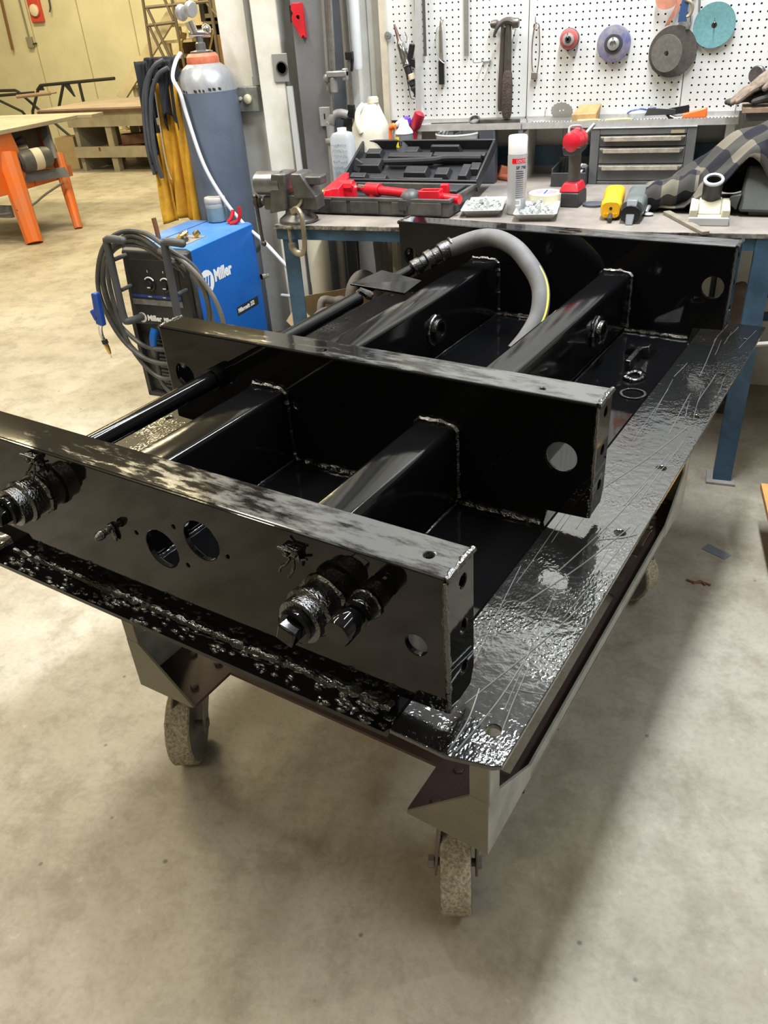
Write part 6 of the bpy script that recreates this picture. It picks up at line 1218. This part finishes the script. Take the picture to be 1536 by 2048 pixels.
kk = (9.75+.764)/(10+.764); SX = lambda x: .238+(x-.238)*kk+7.0; SZ = lambda z: 1.55+(z-1.55)*kk
def sb(*P, r_=.020): B().tube([(SX(x), y, SZ(z)) for x, y, z in P], r_, 8).out('tube', M_scf, GRD)
sb((-7.10,0,2.4),(-7.22,0,.0)); sb((-6.68,0,2.4),(-6.66,0,1.2),(-6.64,0,0)); sb((-7.10,0,1.79),(-6.1,0,1.80)); sb((-7.12,0,1.585),(-6.68,0,1.60))
sb((-7.08,0,1.78),(-6.80,0,1.05)); sb((-7.10,0,1.56),(-6.9,0,1.05)); sb((-6.90,0,2.2),(-6.70,0,1.62)); sb((-6.15,0,1.78),(-5.6,0,1.15)); sb((-6.1,0,2.4),(-6.1,0,0), r_=.024); sb((-5.6,0,2.4),(-5.6,0,0), r_=.024)
# dark storage rack right of the stair
RK = E('storage_rack', 'dark storage rack with brown boxes behind the gas regulator', 'rack', (-5.85, 10.4, 0))
B().box(-.55,.9,-.2,.5,0,.06).box(-.55,.9,.45,.5,.06,3.0).box(-.55,-.48,-.2,.45,.06,3.0).out('rack_frame', mat('rack_dark', (.025,.022,.02), .8), RK, False)
for z in (.85, 1.62): B().box(-.48,.9,-.2,.45,z,z+.05).out('rack_shelf', mat('rack_olive', (.16,.14,.09), .7), RK, False)
for x, z, sx, sz, lab in ((-.30,.90,.26,.30,'tan carton low on the dark storage rack'),(-.26,1.20,.22,.22,'brown carton stacked on the tan one in the dark rack'),(-.25,1.67,.4,.35,'olive carton on the upper shelf of the dark rack')):
    o = B().cbox((0,0,sz/2),(sx,.3,sz)).out('carton', mat('carton_brown', (.30,.17,.06), .8) if z < 1.5 else mat('carton_olive', (.22,.20,.12), .8), bevel=.004); o.location = (-5.85+x, 10.4, z); tag(o, lab, 'carton')
# fire alarm pull / extinguisher sign, conduit and switch on the far wall
T = E('fire_alarm', 'red fire alarm bell plate with white centre high on the far wall', 'alarm', (-9.765, 11.0, 1.74))
B().box(-.11,.11,-.06,0,0,.42).out('alarm_box', mat('alarm_red', (.62,.07,.05), .45), T, bevel=.012)
B().lathe([(.085,0),(.08,.03),(.05,.045),(0,.048)], (.01,-.06,.16), (0,-1,0), 24).out('horn', mat('alarm_white', (.80,.70,.58), .4), T)
B().lathe([(.088,0),(.098,.012),(.088,.02)], (.01,-.06,.16), (0,-1,0), 24).out('horn_ring', mat('alarm_red', (.62,.07,.05), .45), T)
B().box(-.095,-.03,-.066,-.06,.31,.40).out('strobe', mat('alarm_white', (.80,.70,.58), .4), T)
T = E('wall_switch', 'small grey conduit box on the far wall below the red alarm', 'switch', (-10.03, 11.0, 1.41))
B().box(-.05,.05,-.06,0,0,.15).out('box', mat('box_greyolive', (.28,.27,.19), .6), T, bevel=.006); B().tube([(-.01,-.02,.15),(-.01,-.02,1.6)], .014, 8).out('conduit', mat('conduit_olive', (.24,.23,.17), .6), T); B().cyl((.05,-.03,.05),(.12,-.03,.055),.012,n=8).out('toggle', M_dgrey, T)
T = E('brown_pole', 'thin brown pole hanging on the far wall at the left edge', 'pole', (-10.40, 10.95, 1.40))
B().cyl((0,0,0),(.09,0,1.6),.022,n=10).out('pole', mat('pole_brown', (.20,.10,.04), .6), T)
T = E('wall_hook', 'small dark hook on the far wall right of the red alarm', 'hook', (-9.47, 10.98, 1.86))
B().tube([(0,0,.25),(0,-.02,.06),(-.02,-.04,0)], .012, 6, 3).out('hook', M_dgrey, T)
# bits on the floor near the cart
tag(recenter(B().hexa([(.40,1.545,.0),(.47,1.50,.0),(.49,1.53,.0),(.42,1.58,.0),(.40,1.545,.0015),(.47,1.50,.0015),(.49,1.53,.0015),(.42,1.58,.0015)]).out('tape_scrap', mat('tape_slate', (.16,.18,.22), .5))), 'small slate-blue tape scrap stuck on the floor by the blue leg', 'scrap')
for o in list(bpy.data.objects):
    if 'off' in o: del o['off']
tag(recenter(B().tube([(.36,1.36,.003),(.385,1.352,.004),(.41,1.358,.003),(.43,1.349,.004)], .003, 6, 3).tube([(.38,1.345,.003),(.40,1.36,.006),(.415,1.345,.003)], .003, 6, 3).out('dry_leaf_crumb', mat('leaf_brown', (.22,.10,.05), .8))), 'reddish brown dry leaf crumb on the floor right of the cart', 'leaf')
